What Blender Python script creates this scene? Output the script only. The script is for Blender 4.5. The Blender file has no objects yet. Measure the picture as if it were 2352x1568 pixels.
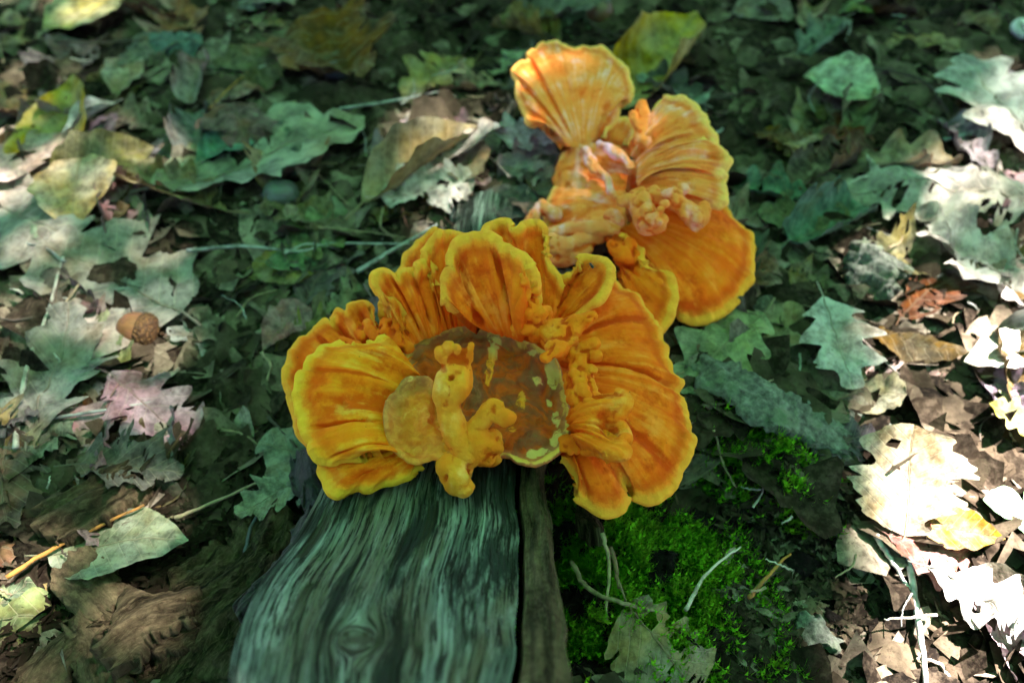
import bpy, math, random
import numpy as np
from mathutils import Vector, Matrix, Quaternion
random.seed(7); rng = np.random.default_rng(7)
S = bpy.context.scene
COL = S.collection
# ------------------------------------------------------------------ camera
CAM_H, PITCH, FOC = 0.50, math.radians(52), 28.0
cam_d = bpy.data.cameras.new('camera'); cam = bpy.data.objects.new('camera', cam_d); COL.objects.link(cam)
cam_d.lens = FOC; cam_d.sensor_width = 36; cam_d.clip_start = 0.01; cam_d.clip_end = 500
cam.location = (0, 0, CAM_H); cam.rotation_euler = (math.pi/2 - PITCH, 0, 0)
cam_d.dof.use_dof = True; cam_d.dof.focus_distance = 0.465; cam_d.dof.aperture_fstop = 4.5
S.camera = cam
# ------------------------------------------------------------------ sky and sun
SUN_EL, SUN_AZ = math.radians(61), math.radians(24)          # azimuth measured from +x towards +y
SUN = np.array([math.cos(SUN_EL)*math.cos(SUN_AZ), math.cos(SUN_EL)*math.sin(SUN_AZ), math.sin(SUN_EL)])
W = bpy.data.worlds.new('World'); S.world = W; W.use_nodes = True
wn = W.node_tree; wn.nodes.clear()
sky = wn.nodes.new('ShaderNodeTexSky'); sky.sky_type = 'NISHITA'; sky.sun_disc = False
sky.sun_elevation = SUN_EL; sky.sun_rotation = math.pi/2 - SUN_AZ
bg = wn.nodes.new('ShaderNodeBackground'); bg.inputs['Strength'].default_value = 0.05
wo = wn.nodes.new('ShaderNodeOutputWorld')
wn.links.new(sky.outputs[0], bg.inputs[0]); wn.links.new(bg.outputs[0], wo.inputs[0])
sd = bpy.data.lights.new('sun', 'SUN'); sun = bpy.data.objects.new('sun', sd); COL.objects.link(sun)
sd.energy = 5.0; sd.angle = math.radians(0.5); sd.color = (1.0, 0.94, 0.89)
sun.rotation_euler = Vector(tuple(SUN)).to_track_quat('Z', 'Y').to_euler(); sun.location = (3, 1, 6)
S.view_settings.view_transform = 'Standard'; S.view_settings.look = 'None'
S.view_settings.gamma = 1.0; S.view_settings.use_curve_mapping = False
S.view_settings.exposure = 3.7
S.render.engine = 'CYCLES'
S.cycles.use_denoising = True; S.cycles.denoiser = 'OPENIMAGEDENOISE'
S.cycles.use_adaptive_sampling = True; S.cycles.adaptive_threshold = 0.025
S.cycles.max_bounces = 6; S.cycles.diffuse_bounces = 4; S.cycles.transmission_bounces = 4
S.cycles.caustics_reflective = False; S.cycles.caustics_refractive = False
# ------------------------------------------------------------------ photo pixels (2352 wide) to rays
KP = 36/FOC/2352
FWD = np.array([0, math.cos(PITCH), -math.sin(PITCH)]); UP = np.array([0, math.sin(PITCH), math.cos(PITCH)])
def ray(px, py): return np.array([1.0, 0, 0])*((px-1176)*KP) + UP*((784-py)*KP) + FWD
def P(px, py, z):
    d = ray(px, py); return np.array([0, 0, CAM_H]) + d*((z-CAM_H)/d[2])
def A(X, Y): return (612.5+X*.4609, 477.75+Y*.4609)
def B(X, Y): return (918.75+X*.44927, 61.25+Y*.44927)
def F(X, Y): return (X, Y)
SC = {A: .4609, B: .44927, F: 1.0}
# ------------------------------------------------------------------ noise
def _h(ix, iy, iz, s):
    n = (ix*374761393 + iy*668265263 + iz*2147483647 + s*1274126177) & 0xFFFFFFFF
    n = ((n ^ (n >> 13))*1274126177) & 0xFFFFFFFF
    return ((n ^ (n >> 16)) & 0xFFFFFF)/float(0xFFFFFF)*2-1
def vn(x, y, z=0.0, s=0):
    x, y, z = np.broadcast_arrays(np.asarray(x, float), np.asarray(y, float), np.asarray(z, float))
    i, j, k = np.floor(x).astype(np.int64), np.floor(y).astype(np.int64), np.floor(z).astype(np.int64)
    f, g, h = x-i, y-j, z-k
    f, g, h = [t*t*t*(t*(t*6-15)+10) for t in (f, g, h)]
    r = 0
    for a in (0, 1):
        for b in (0, 1):
            for c in (0, 1):
                r = r + _h(i+a, j+b, k+c, s)*np.where(a, f, 1-f)*np.where(b, g, 1-g)*np.where(c, h, 1-h)
    return r
def fbm(x, y, z=0.0, s=0, o=4):
    r = 0; a = .55; x = np.asarray(x, float); y = np.asarray(y, float); z = np.asarray(z, float)
    for i in range(o):
        r = r + a*vn(x, y, z, s+i*17); x = x*2.03; y = y*2.03; z = z*2.03; a *= .5
    return r
def sstep(a, b, x):
    t = np.clip((np.asarray(x, float)-a)/(b-a), 0, 1); return t*t*(3-2*t)
def resample(pts, n, smooth=True):
    p = np.asarray(pts, float); d = np.r_[0, np.cumsum(np.linalg.norm(np.diff(p, axis=0), axis=1))]
    t = np.linspace(0, d[-1], n)
    if not smooth or len(p) < 3: return np.stack([np.interp(t, d, p[:, k]) for k in range(p.shape[1])], 1)
    q = np.vstack([2*p[0]-p[1], p, 2*p[-1]-p[-2]]); i = np.clip(np.searchsorted(d, t, 'right')-1, 0, len(p)-2)
    f = ((t-d[i])/np.maximum(d[i+1]-d[i], 1e-9))[:, None]
    a, b, c, e = q[i], q[i+1], q[i+2], q[i+3]
    return .5*(2*b+(c-a)*f+(2*a-5*b+4*c-e)*f**2+(3*b-a-3*c+e)*f**3)
# ------------------------------------------------------------------ objects
def tag(o, label=None, cat=None, group=None, kind=None):
    if label: o['label'] = label
    if cat: o['category'] = cat
    if group: o['group'] = group
    if kind: o['kind'] = kind
    return o
def mesh(name, v, f, mat=None, parent=None, smooth=True, attrs=None, uv=None):
    me = bpy.data.meshes.new(name)
    v = np.asarray(v, np.float32).reshape(-1, 3)
    if isinstance(f, np.ndarray) and f.ndim == 2:
        n, k = f.shape
        me.vertices.add(len(v)); me.vertices.foreach_set('co', v.ravel())
        me.loops.add(n*k); me.loops.foreach_set('vertex_index', f.astype(np.int32).ravel())
        me.polygons.add(n); me.polygons.foreach_set('loop_start', np.arange(0, n*k, k, dtype=np.int32))
        me.update(calc_edges=True); me.validate()
    else:
        me.from_pydata([tuple(map(float, q)) for q in v], [], [tuple(map(int, q)) for q in f])
    if smooth: me.polygons.foreach_set('use_smooth', np.ones(len(me.polygons), bool))
    for k, a in (attrs or {}).items():
        at = me.attributes.new(k, 'FLOAT', 'POINT'); at.data.foreach_set('value', np.asarray(a, np.float32))
    if uv is not None:
        ul = me.uv_layers.new(name='UVMap'); li = np.empty(len(me.loops), np.int32); me.loops.foreach_get('vertex_index', li)
        ul.data.foreach_set('uv', np.asarray(uv, np.float32)[li].ravel())
    if mat: me.materials.append(mat)
    me.update()
    o = bpy.data.objects.new(name, me); COL.objects.link(o)
    if parent: o.parent = parent
    return o
def empty(name, loc=(0, 0, 0)):
    o = bpy.data.objects.new(name, None); o.empty_display_size = .02; o.location = tuple(map(float, loc)); COL.objects.link(o); return o
def adopt(o, parent):
    o.parent = parent; o.matrix_parent_inverse = Matrix.Translation(parent.location).inverted(); return o
def grid_faces(nr, nc, wrap=False):
    r = np.arange(nr-1)[:, None]; c = np.arange(nc if wrap else nc-1)[None]
    c2 = (c+1) % nc
    return np.stack([r*nc+c, r*nc+c2, (r+1)*nc+c2, (r+1)*nc+c], -1).reshape(-1, 4)
def tube(pts, rad, nr=8, rough=0, seed=0, caps=True):
    p = np.asarray(pts, float); n = len(p); rad = np.broadcast_to(np.asarray(rad, float), (n,))
    t = np.gradient(p, axis=0); t /= np.linalg.norm(t, axis=1)[:, None]+1e-12
    a = np.cross(t, [0.03, .02, 1.0]); a /= np.linalg.norm(a, axis=1)[:, None]+1e-12; b = np.cross(a, t)
    th = np.linspace(0, 2*math.pi, nr, endpoint=False)
    rr = rad[:, None]*(1+rough*vn(np.arange(n)[:, None]*.8, np.cos(th)[None]*1.5+5, np.sin(th)[None]*1.5, seed))
    v = p[:, None]+rr[..., None]*(a[:, None]*np.cos(th)[None, :, None]+b[:, None]*np.sin(th)[None, :, None])
    v = v.reshape(-1, 3); f = grid_faces(n, nr, True)
    if caps:
        k = len(v); v = np.vstack([v, p[0], p[-1]])
        f = [tuple(q) for q in f]+[(k, (i+1) % nr, i) for i in range(nr)]+[(k+1, (n-1)*nr+i, (n-1)*nr+(i+1) % nr) for i in range(nr)]
    return v, f
# ------------------------------------------------------------------ materials
class NT:
    def __init__(s, name):
        s.m = bpy.data.materials.new(name); s.m.use_nodes = True; s.t = s.m.node_tree; s.t.nodes.clear()
        s.out = s.n('ShaderNodeOutputMaterial'); s.b = s.n('ShaderNodeBsdfPrincipled'); s.l(s.b, s.out)
    def n(s, ty, **k):
        x = s.t.nodes.new(ty)
        for a, b in k.items(): setattr(x, a, b)
        return x
    def l(s, a, b, i=0, o=0):
        s.t.links.new(a.outputs[o] if hasattr(a, 'outputs') else a, b.inputs[i] if hasattr(b, 'inputs') else b)
    def put(s, x, i, v):
        if hasattr(v, 'outputs') or isinstance(v, bpy.types.NodeSocket): s.l(v, x, i)
        else:
            q = x.inputs[i]
            q.default_value = (*v, 1) if isinstance(v, tuple) and len(v) == 3 and q.type == 'RGBA' else v
    def coord(s, k='Object'):
        return s.n('ShaderNodeTexCoord').outputs[k]
    def attr(s, a, o='Fac'): return s.n('ShaderNodeAttribute', attribute_name=a).outputs[o]
    def scale(s, c, sc, off=(0, 0, 0)):
        x = s.n('ShaderNodeMapping'); s.put(x, 0, c); x.inputs['Scale'].default_value = sc; x.inputs['Location'].default_value = off; return x.outputs[0]
    def noise(s, c, sc, det=4, rough=.6, dist=0):
        x = s.n('ShaderNodeTexNoise'); s.put(x, 'Vector', c); x.inputs['Scale'].default_value = sc; x.inputs['Detail'].default_value = det
        x.inputs['Roughness'].default_value = rough; x.inputs['Distortion'].default_value = dist; return x.outputs[0]
    def voro(s, c, sc, feat='F1'):
        x = s.n('ShaderNodeTexVoronoi', feature=feat); s.put(x, 'Vector', c); x.inputs['Scale'].default_value = sc; return x.outputs['Distance']
    def ramp(s, f, stops, interp='LINEAR'):
        x = s.n('ShaderNodeValToRGB'); s.put(x, 0, f); e = x.color_ramp; e.interpolation = interp
        while len(e.elements) < len(stops): e.elements.new(.5)
        for q, (p, c) in zip(e.elements, stops):
            q.position = p; q.color = (c, c, c, 1) if not isinstance(c, tuple) else (*c, 1)
        return x.outputs[0]
    def mr(s, f, a, b, c=0., d=1., smooth=True):
        x = s.n('ShaderNodeMapRange', interpolation_type='SMOOTHSTEP' if smooth else 'LINEAR'); s.put(x, 0, f)
        for i, q in enumerate((a, b, c, d)): x.inputs[i+1].default_value = q
        return x.outputs[0]
    def mix(s, f, a, b, mode='MIX'):
        x = s.n('ShaderNodeMix', data_type='RGBA', blend_type=mode); s.put(x, 0, f); s.put(x, 6, a); s.put(x, 7, b); return x.outputs[2]
    def math(s, op, a, b=0., c=0., clamp=False):
        x = s.n('ShaderNodeMath', operation=op, use_clamp=clamp); s.put(x, 0, a); s.put(x, 1, b); s.put(x, 2, c); return x.outputs[0]
    def bump(s, h, st, d, nrm=None):
        x = s.n('ShaderNodeBump'); s.put(x, 'Height', h); x.inputs['Strength'].default_value = st; x.inputs['Distance'].default_value = d
        if nrm: s.put(x, 'Normal', nrm)
        return x.outputs[0]
    def fin(s, col, rough=.8, nrm=None, spec=.3, sss=0, rad=.004):
        s.put(s.b, 'Base Color', col); s.put(s.b, 'Roughness', rough); s.b.inputs['Specular IOR Level'].default_value = spec
        if nrm: s.put(s.b, 'Normal', nrm)
        if sss:
            s.b.inputs['Subsurface Weight'].default_value = sss; s.b.inputs['Subsurface Radius'].default_value = (1, .45, .12); s.b.inputs['Subsurface Scale'].default_value = rad
        return s.m
def fungus_mat(name, yellow, orange, deep, margin, speck=True, plain=False):
    yellow, orange, deep = [tuple(1.0*q for q in t) for t in (yellow, orange, deep)]
    m = NT(name); c = m.coord('Object'); uv = m.coord('UV')
    sv = m.scale(uv, (330, 42, 1)); st = m.noise(sv, 1, 4, .55, .4)
    st2 = m.noise(m.scale(uv, (120, 22, 1), (3, 7, 0)), 1, 3, .5, .6)
    bl = m.noise(c, 42, 5, .66); bl2 = m.noise(c, 120, 6, .7)
    f = m.mr(m.math('ADD', m.math('MULTIPLY', bl, .6), m.math('MULTIPLY', st2, .5)), .42, .70)
    col = m.mix(f, orange, yellow)
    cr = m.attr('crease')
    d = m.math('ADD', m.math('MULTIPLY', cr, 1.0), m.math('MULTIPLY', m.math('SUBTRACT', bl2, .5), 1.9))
    col = m.mix(m.mr(d, .0, .7, 0, .92), col, deep)  # creases have deeper pigment, deepened further to stand in for soft shade
    col = m.mix(m.mr(st, .42, .70, .0, .16), col, m.mix(.5, deep, orange))
    pale = (min(1, yellow[0]*1.03), yellow[1]*1.32, yellow[2]*4.5)
    col = m.mix(m.mr(m.math('ADD', m.math('MULTIPLY', st2, .5), m.math('MULTIPLY', bl, .55)), .54, .68, 0, .8), col, pale)
    # margin band: pale growing edge, then a browner ring
    e = m.math('ADD', m.attr('edge'), m.math('MULTIPLY', m.math('SUBTRACT', bl2, .5), .007))
    if not plain:
        ring = m.math('MULTIPLY', m.mr(e, .003, .0055), m.mr(e, .013, .007))
        col = m.mix(m.math('MULTIPLY', ring, .55), col, deep)
        col = m.mix(m.mr(e, .0036, .0004, 0, .72), col, margin)
        col = m.mix(m.mr(e, .008, .002, 0, .35), col, tuple(.5*a+.5*b for a, b in zip(yellow, margin)))
        col = m.mix(m.mr(e, .0006, -.0022, 0, .75), col, tuple(a*k for a, k in zip(margin, (1.15, 1.12, 1.0))))
    if speck:
        vo = m.voro(c, 210); keep = m.mr(m.noise(c, 60, 2), .60, .64)
        sp = m.math('MULTIPLY', m.mr(vo, .10, .055), keep)
        col = m.mix(m.math('MULTIPLY', sp, .85), col, (.03, .015, .006))
    h = m.noise(c, 900, 3, .7); h2 = m.noise(c, 260, 3, .6)
    n1 = m.bump(st, .25, .0008); n2 = m.bump(h2, .8, .0016, n1); n3 = m.bump(h, .8, .0006, n2)
    return m.fin(col, m.mr(bl2, .3, .7, .72, .9), n3, .10, .10, .005)
# ------------------------------------------------------------------ terrain
def gp(px, py, z=0.): return P(px, py, z)[:2]
LOGX = [(1300, 940, -.01), (980, 1010, .062), (960, 1060, .072), (960, 1130, .083), (930, 1250, .106), (900, 1400, .137), (890, 1568, .172), (880, 1760, .21)]
MOUND = []
for (px, py, z, r, hgt) in [(1340, 1180, .03, .045, .030), (1430, 1260, .03, .05, .036), (1540, 1330, .03, .055, .034), (1640, 1470, .03, .05, .026), (1400, 1440, .04, .05, .050),
                          (1500, 1560, .03, .06, .042), (1750, 1040, .02, .045, .030), (1825, 1110, .02, .035, .024), (1690, 985, .02, .045, .024), (1340, 1620, .04, .06, .05)]:
    MOUND.append((*gp(px, py, z), r, hgt))
def H(x, y):
    x = np.asarray(x, float); y = np.asarray(y, float)
    h = .010*vn(x*5+3, y*5, 0, 3)+.005*vn(x*14, y*14, 0, 5)+.0022*vn(x*45, y*45, 0, 6)
    m = 0
    for (a, b, r, g) in MOUND: m = np.maximum(m, g*np.exp(-((x-a)**2+(y-b)**2)/(r*r)))
    m = m*(1+.34*vn(x*55, y*55, 0, 9)+.22*vn(x*120, y*120, 0, 10))
    d = np.exp(-((x+.17)**2/.006+(y-.22)**2/.03))
    far = sstep(1.3, 5, np.hypot(x, y-.4))
    return h*(1+3*far)+m-.012*d
def Gv(px, py):
    d = (px-1176)[:, None]*KP*np.array([1., 0, 0])+((784-py)*KP)[:, None]*UP+FWD; z = np.zeros(len(px))
    for _ in range(5):
        p = np.array([0, 0, CAM_H])+d*((z-CAM_H)/d[:, 2])[:, None]; z = H(p[:, 0], p[:, 1])
    return p
def G(px, py, dz=0.):
    z = 0.
    for _ in range(4):
        p = P(px, py, z+dz); z = float(H(p[0], p[1]))
    return P(px, py, z+dz)
soil = NT('dark_soil'); c = soil.coord()
n = soil.noise(c, 45, 6, .7); n2 = soil.noise(c, 260, 4, .7)
colr = soil.ramp(n, [(.3, (.005, .004, .004)), (.55, (.018, .013, .012)), (.75, (.05, .036, .034))])
colr = soil.mix(soil.mr(n2, .62, .72, 0, .6), colr, (.16, .12, .095))
SOIL = soil.fin(colr, .9, soil.bump(n2, .9, .004, soil.bump(n, .9, .01)), .05)
def axis(lo, hi, fine, outer):
    a = np.arange(lo, hi+1e-9, fine); g = []; s = fine; p = hi
    while p < outer: s *= 1.35; p += s; g.append(p)
    q = []; s = fine; p = lo
    while p > -outer: s *= 1.35; p -= s; q.append(p)
    return np.array(q[::-1]+list(a)+g)
gx, gy = axis(-.75, .75, .005, 60), axis(0, 1.15, .005, 60)
XX, YY = np.meshgrid(gx, gy)
ground = mesh('ground', np.stack([XX, YY, H(XX, YY)], -1), grid_faces(len(gy), len(gx)), SOIL)
tag(ground, 'dark crumbly forest soil under the leaf litter', kind='structure')
# ------------------------------------------------------------------ stump root with fungus on its end
wood = NT('weathered_wood'); uv = wood.coord('UV'); c = wood.coord()
g1 = wood.noise(wood.scale(uv, (520, 26, 1)), 1, 5, .7, .1); g2 = wood.noise(wood.scale(uv, (200, 11, 1)), 1, 5, .7, .1)
st = wood.noise(wood.scale(uv, (42, 8, 1), (4.3, 1.7, 0)), 1, 6, .66, .35); st2 = wood.noise(wood.scale(uv, (24, 7, 1), (9, 2, 0)), 1, 3, .5, .8)
col = wood.ramp(g2, [(.32, (.035, .040, .032)), (.5, (.15, .18, .15)), (.68, (.40, .46, .40))])
col = wood.mix(wood.mr(st2, .46, .64, 0, .6), col, (.17, .145, .09))
col = wood.mix(wood.mr(st, .475, .585, 0, .93), col, (.022, .026, .022))
col = wood.mix(wood.mr(st, .43, .30, 0, .55), col, (.46, .49, .45))
col = wood.mix(wood.mr(g1, .50, .58, 0, .9), col, (.016, .013, .010))
col = wood.mix(wood.attr('knot'), col, (.045, .038, .025))
WOOD = wood.fin(col, .85, wood.bump(g1, 1, .003, wood.bump(g2, .8, .004)), .05)
bk = NT('rough_bark'); uv = bk.coord('UV'); c = bk.coord()
b1 = bk.noise(bk.scale(c, (1, 1, 1)), 170, 6, .75); b2 = bk.noise(bk.scale(uv, (380, 110, 1)), 1, 6, .75, .8); b3 = bk.noise(c, 26, 3)
col = bk.ramp(b2, [(.36, (.004, .003, .002)), (.5, (.030, .020, .012)), (.68, (.13, .092, .056))])
col = bk.mix(bk.mr(b3, .55, .72, 0, .5), col, (.06, .058, .034))
BARK = bk.fin(bk.mix(bk.attr('knot'), col, bk.ramp(b1, [(.35, (.07, .045, .025)), (.65, (.24, .17, .10))])), .9, bk.bump(b2, .7, .003, bk.bump(b1, .6, .002)), .05)
stump = empty('tree_stump', (P(930, 1250, 0)[0], P(930, 1250, .1)[1], 0))
tag(stump, 'weathered grey stump root with bare grained wood running under the orange fungus', 'stump')
rows = [  # py, left px, right px of bare wood, outer px of bark strip, crest z
    (930, 870, 1195, 1270, .040), (985, 800, 1190, 1265, .060), (1050, 765, 1184, 1258, .072), (1130, 735, 1183, 1258, .083), (1190, 708, 1186, 1266, .093), (1250, 672, 1189, 1275, .106),
    (1330, 612, 1193, 1287, .121), (1400, 568, 1190, 1297, .137), (1480, 538, 1184, 1308, .154), (1568, 526, 1176, 1322, .172), (1700, 510, 1160, 1345, .198), (1860, 500, 1150, 1370, .226)]
rw = np.array(rows, float); NS = 300
tt = np.linspace(0, len(rows)-1, NS); R_ = np.stack([np.interp(tt, np.arange(len(rows)), rw[:, k]) for k in range(5)], 1)
ker = np.ones(31)/31
R_ = np.stack([np.convolve(np.pad(R_[:, k], 15, 'edge'), ker, 'valid') for k in range(5)], 1)
R_[:, 2] += 5*vn(R_[:, 0]*.014, 1.3, 0, 81); R_[:, 1] += 8*vn(R_[:, 0]*.011, 5.3, 0, 83); R_[:, 3] += 8*vn(R_[:, 0]*.02, 7.3, 0, 84)
cen = np.array([P((l+r)/2, y, z) for y, l, r, o, z in R_])
lef = np.array([P(l, y, z-.028) for y, l, r, o, z in R_]); rig = np.array([P(r, y, z-.009) for y, l, r, o, z in R_]); out = np.array([P(o, y, z-.016) for y, l, r, o, z in R_])
leng = np.r_[0, np.cumsum(np.linalg.norm(np.diff(cen, axis=0), axis=1))]
NU = 210
a = np.linspace(-1.28, 1, NU)
V = np.zeros((NS, NU, 3)); UVc = np.zeros((NS, NU, 2)); KN = np.zeros((NS, NU))
kr = int(np.argmin(abs(R_[:, 0]-1488))); ku = (840-R_[kr, 1])/(R_[kr, 2]-R_[kr, 1])*2-1
for i in range(NS):
    w = np.clip((a+1)/2, 0, 1)
    x = lef[i, 0]+(rig[i, 0]-lef[i, 0])*w
    yy = lef[i, 1]+(rig[i, 1]-lef[i, 1])*w
    zz = cen[i, 2]-np.where(a < .3, .030*(1-np.sqrt(np.clip(1-(np.clip((.3-a)/1.3, 0, 1))**2.2, 0, 1))), .010*np.clip((a-.3)/.7, 0, 1)**2.5)
    s = np.clip((-1-a)/.28, 0, 1)                    # the flank that drops to the soil
    x = x+s*.012-.004*np.sin(s*math.pi); zz = zz-s*(zz+.03)
    V[i] = np.stack([x, yy, zz], 1)
    UVc[i, :, 0] = (a*.065); UVc[i, :, 1] = leng[i]
ku_m = ku*.065; kv_m = leng[kr]
du = UVc[..., 0]-ku_m; dv = (UVc[..., 1]-kv_m)*.75
r2 = du*du+dv*dv; RK = .0085
UVc[..., 0] = np.where(r2 > RK*RK, ku_m+du*(1-RK*RK/np.maximum(r2, 1e-9)), ku_m+.25*(np.sqrt(r2)-RK))
UVc[..., 0] += .0025*fbm(V[..., 0]*22, V[..., 1]*14, 0, 31, 2)+.0006*vn(V[..., 0]*90, V[..., 1]*40, 0, 38)
KN = np.clip(np.exp(-((du/.017)**2+(dv/.008)**2))*.85+.25*vn(V[..., 0]*300, V[..., 1]*300, 0, 44)*np.exp(-r2/.0003), 0, .9)
gr = vn(UVc[..., 0]*700, UVc[..., 1]*25, 0, 40)
crk = np.exp(-(vn(UVc[..., 0]*150, UVc[..., 1]*6, 0, 45)/.05)**2)*(vn(UVc[..., 0]*60+3, UVc[..., 1]*9, 0, 46) > .1)
und = fbm(UVc[..., 0]*60, UVc[..., 1]*10, 0, 41, 3)
top = (a > -1.0)[None]*1.0
V[..., 2] += top*(-.0016*crk+.0008*np.minimum(gr, .2)+.0035*und+.0045*vn(UVc[..., 0]*38, UVc[..., 1]*5, 0, 48)-.003*np.exp(-r2/.00012)+.0012*np.exp(-(np.sqrt(r2)-.018)**2/.00006))
bw = mesh('bare_wood', V, grid_faces(NS, NU)[:, ::-1], WOOD, attrs={'knot': np.maximum(KN, .8*crk).ravel()}, uv=UVc.reshape(-1, 2)); adopt(bw, stump)
bw['label'] = 'grey green weathered wood with flowing grain and a knot'
# bark strip beside a deep crack
NB = 70; bV = np.zeros((NS, NB, 3)); bU = np.zeros((NS, NB, 2)); q = np.linspace(0, 1, NB)
for i in range(NS):
    x = rig[i, 0]+.002+(out[i, 0]-rig[i, 0]-.002)*q; y = rig[i, 1]+(out[i, 1]-rig[i, 1])*q
    z = cen[i, 2]-.013+.008*np.sin(np.clip(q*1.15, 0, 1)*math.pi*.62)-.022*np.clip(q-.55, 0, 1)**1.5
    z = np.where(q < .07, z-.016*(1-q/.07), z); z = np.where(q > .93, z-(z+.03)*(q-.93)/.07, z)
    bV[i] = np.stack([x, y, z], 1); bU[i, :, 0] = q*.025; bU[i, :, 1] = leng[i]
bV[..., 2] += .0045*fbm(bU[..., 0]*220, bU[..., 1]*26, 0, 51, 4)*(q > .05)
bs = mesh('bark_strip', bV, grid_faces(NS, NB)[:, ::-1], BARK, attrs={'knot': (np.clip(.42+.35*(q < .22)+.55*vn(bU[..., 0]*220, bU[..., 1]*30, 0, 4), .1, .95)).ravel()}, uv=bU.reshape(-1, 2)); adopt(bs, stump)
bs['label'] = 'brown bark strip beside a long crack'
# broken upper end of the root, behind the frame edge
e0 = [tuple(V[-1, k]) for k in range(0, NU, 6)]+[tuple(bV[-1, k]) for k in range(2, NB, 4)]
ec = np.mean(e0, 0)+np.array([0, -.02, .01]); base = [(p[0], p[1], -.03) for p in e0]
n_ = len(e0); ev = e0+base; ef = [(i, i+1, n_+i+1, n_+i) for i in range(n_-1)]
adopt(mesh('broken_end', ev, ef, BARK, smooth=False, attrs={'knot': np.zeros(len(ev))}), stump)
# ------------------------------------------------------------------ fungus
CAMP = np.array([0, 0, CAM_H])
def zl(z, n):
    z = np.atleast_1d(np.asarray(z, float)); return np.interp(np.linspace(0, 1, n), np.linspace(0, 1, len(z)), z)
def fan(name, base, marg, zb, zm, parent, mat, T=A, nu=210, nv=48, t=.006, bulge=.005, ridge=(.0022, 9), fine=(.00022, 34), scal=(.0016, 26), lip=.0016,
        droop=.0, seed=1, dents=(), fold=(), label=None, under=.05, rpow=.5, tall=0.0):
    b2 = resample([T(*q) for q in base], nu); m2 = resample([T(*q) for q in marg], nu)
    b = np.array([P(x, y, z) for (x, y), z in zip(b2, zl(zb, nu))]); m = np.array([P(x, y, z) for (x, y), z in zip(m2, zl(zm, nu))])
    u = np.linspace(0, 1, nu); v = np.linspace(0, 1, nv)**.9
    arc = np.r_[0, np.cumsum(np.linalg.norm(np.diff(m, axis=0), axis=1))]
    d = m-b; L = np.linalg.norm(d, axis=1); dirv = d/(L[:, None]+1e-9)
    if scal[0]:
        k = arc*scal[1]*5; s = scal[0]*(.55*vn(k, seed*3.1, 0, seed)+.8*vn(k*.33, 2.2, 0, seed+1)+.18*vn(k*3, 1.2, 0, seed+1))
        m = m+dirv*(s*np.minimum(1, L/.02))[:, None]; d = m-b
    Pm = b[None]+d[None]*v[:, None, None]
    def normals(Q):
        n = np.cross(np.gradient(Q, axis=1), np.gradient(Q, axis=0)); n /= np.linalg.norm(n, axis=2)[..., None]+1e-12
        sg = np.sign(np.sum(n*(CAMP-Q), axis=2))[..., None]; sg[sg == 0] = 1
        return n*sg
    N0 = normals(Pm); Nm = N0.mean((0, 1)); Nm /= np.linalg.norm(Nm)
    Ls = np.minimum(1, L/.03)[None]
    Pm = Pm+Nm*(bulge*4*v*(1-v))[:, None, None]*Ls[..., None]-Nm*(droop*np.clip((v-.6)/.4, 0, 1)**2)[:, None, None]*Ls[..., None]
    arcn = arc/max(arc[-1], 1e-6)
    tg = np.gradient(.35*b+.65*m, axis=0); pr = np.linalg.norm(np.cross(tg, dirv), axis=1); st_ = np.linalg.norm(np.gradient(m, axis=0), axis=1)+1e-9
    k9 = np.ones(13)/13; ratio = np.convolve(np.pad(np.clip(pr/st_*1.5, .04, 1), 6, 'edge'), k9, 'valid'); pc = np.r_[0, np.cumsum(pr[1:])]; pc = pc/max(pc[-1], 1e-6)
    vv = v[:, None]; uu = pc[None]+.02*vn(vv*3+seed, pc[None]*4, 0, seed+2)
    r1 = vn(uu*ridge[1]+seed*7.7, vv*.9, 0, seed+3)*1.25*(.7+.6*vn(uu*2.5+seed, vv, 0, seed+13)); r1 = np.where(r1 > 0, r1, r1*1.3)   # folds
    r2 = vn(uu*ridge[1]*2.7+seed, vv*1.8, 0, seed+4); r3 = vn(uu*fine[1]*2, vv*5, 0, seed+5); lump = fbm(Pm[..., 0]*75, Pm[..., 1]*75, Pm[..., 2]*75, seed+6, 3)
    env = (np.sin(math.pi*np.clip(vv*.97+.03, 0, 1)**.7)**rpow*.85+.15)*Ls
    env = env*ratio[None]; Ls2 = Ls*ratio[None]
    hh = ridge[0]*(r1*.8+.5*r2)*env+fine[0]*r3*env+.0017*lump*Ls2+.0006*fbm(Pm[..., 0]*230, Pm[..., 1]*230, Pm[..., 2]*230, seed+16, 2)*Ls2
    hh = hh+lip*np.exp(-((1-vv)*L[None]/.0055)**2)*Ls*(1+.5*vn(arc[None]*150, vv*2, 0, seed+8))
    hh = hh+.0024*vn(arc[None]*95, vv*3, 0, seed+21)*np.exp(-((1-vv)*L[None]/.010)**2)*Ls2+.0012*vn(arc[None]*260, vv*4, 0, seed+22)*np.exp(-((1-vv)*L[None]/.005)**2)*Ls2
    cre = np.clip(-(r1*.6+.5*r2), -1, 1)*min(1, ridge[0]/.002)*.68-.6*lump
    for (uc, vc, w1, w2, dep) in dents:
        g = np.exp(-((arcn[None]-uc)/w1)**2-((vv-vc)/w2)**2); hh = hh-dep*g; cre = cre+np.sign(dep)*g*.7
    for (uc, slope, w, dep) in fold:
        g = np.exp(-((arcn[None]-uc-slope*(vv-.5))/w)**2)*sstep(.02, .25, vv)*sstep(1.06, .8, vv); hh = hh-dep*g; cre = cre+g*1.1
    N = normals(Pm); N = N*.75+Nm*.25; N /= np.linalg.norm(N, axis=2)[..., None]
    Pt = Pm+N*hh[..., None]
    N = normals(Pt); N = N*.6+Nm*.4; N /= np.linalg.norm(N, axis=2)[..., None]
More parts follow.
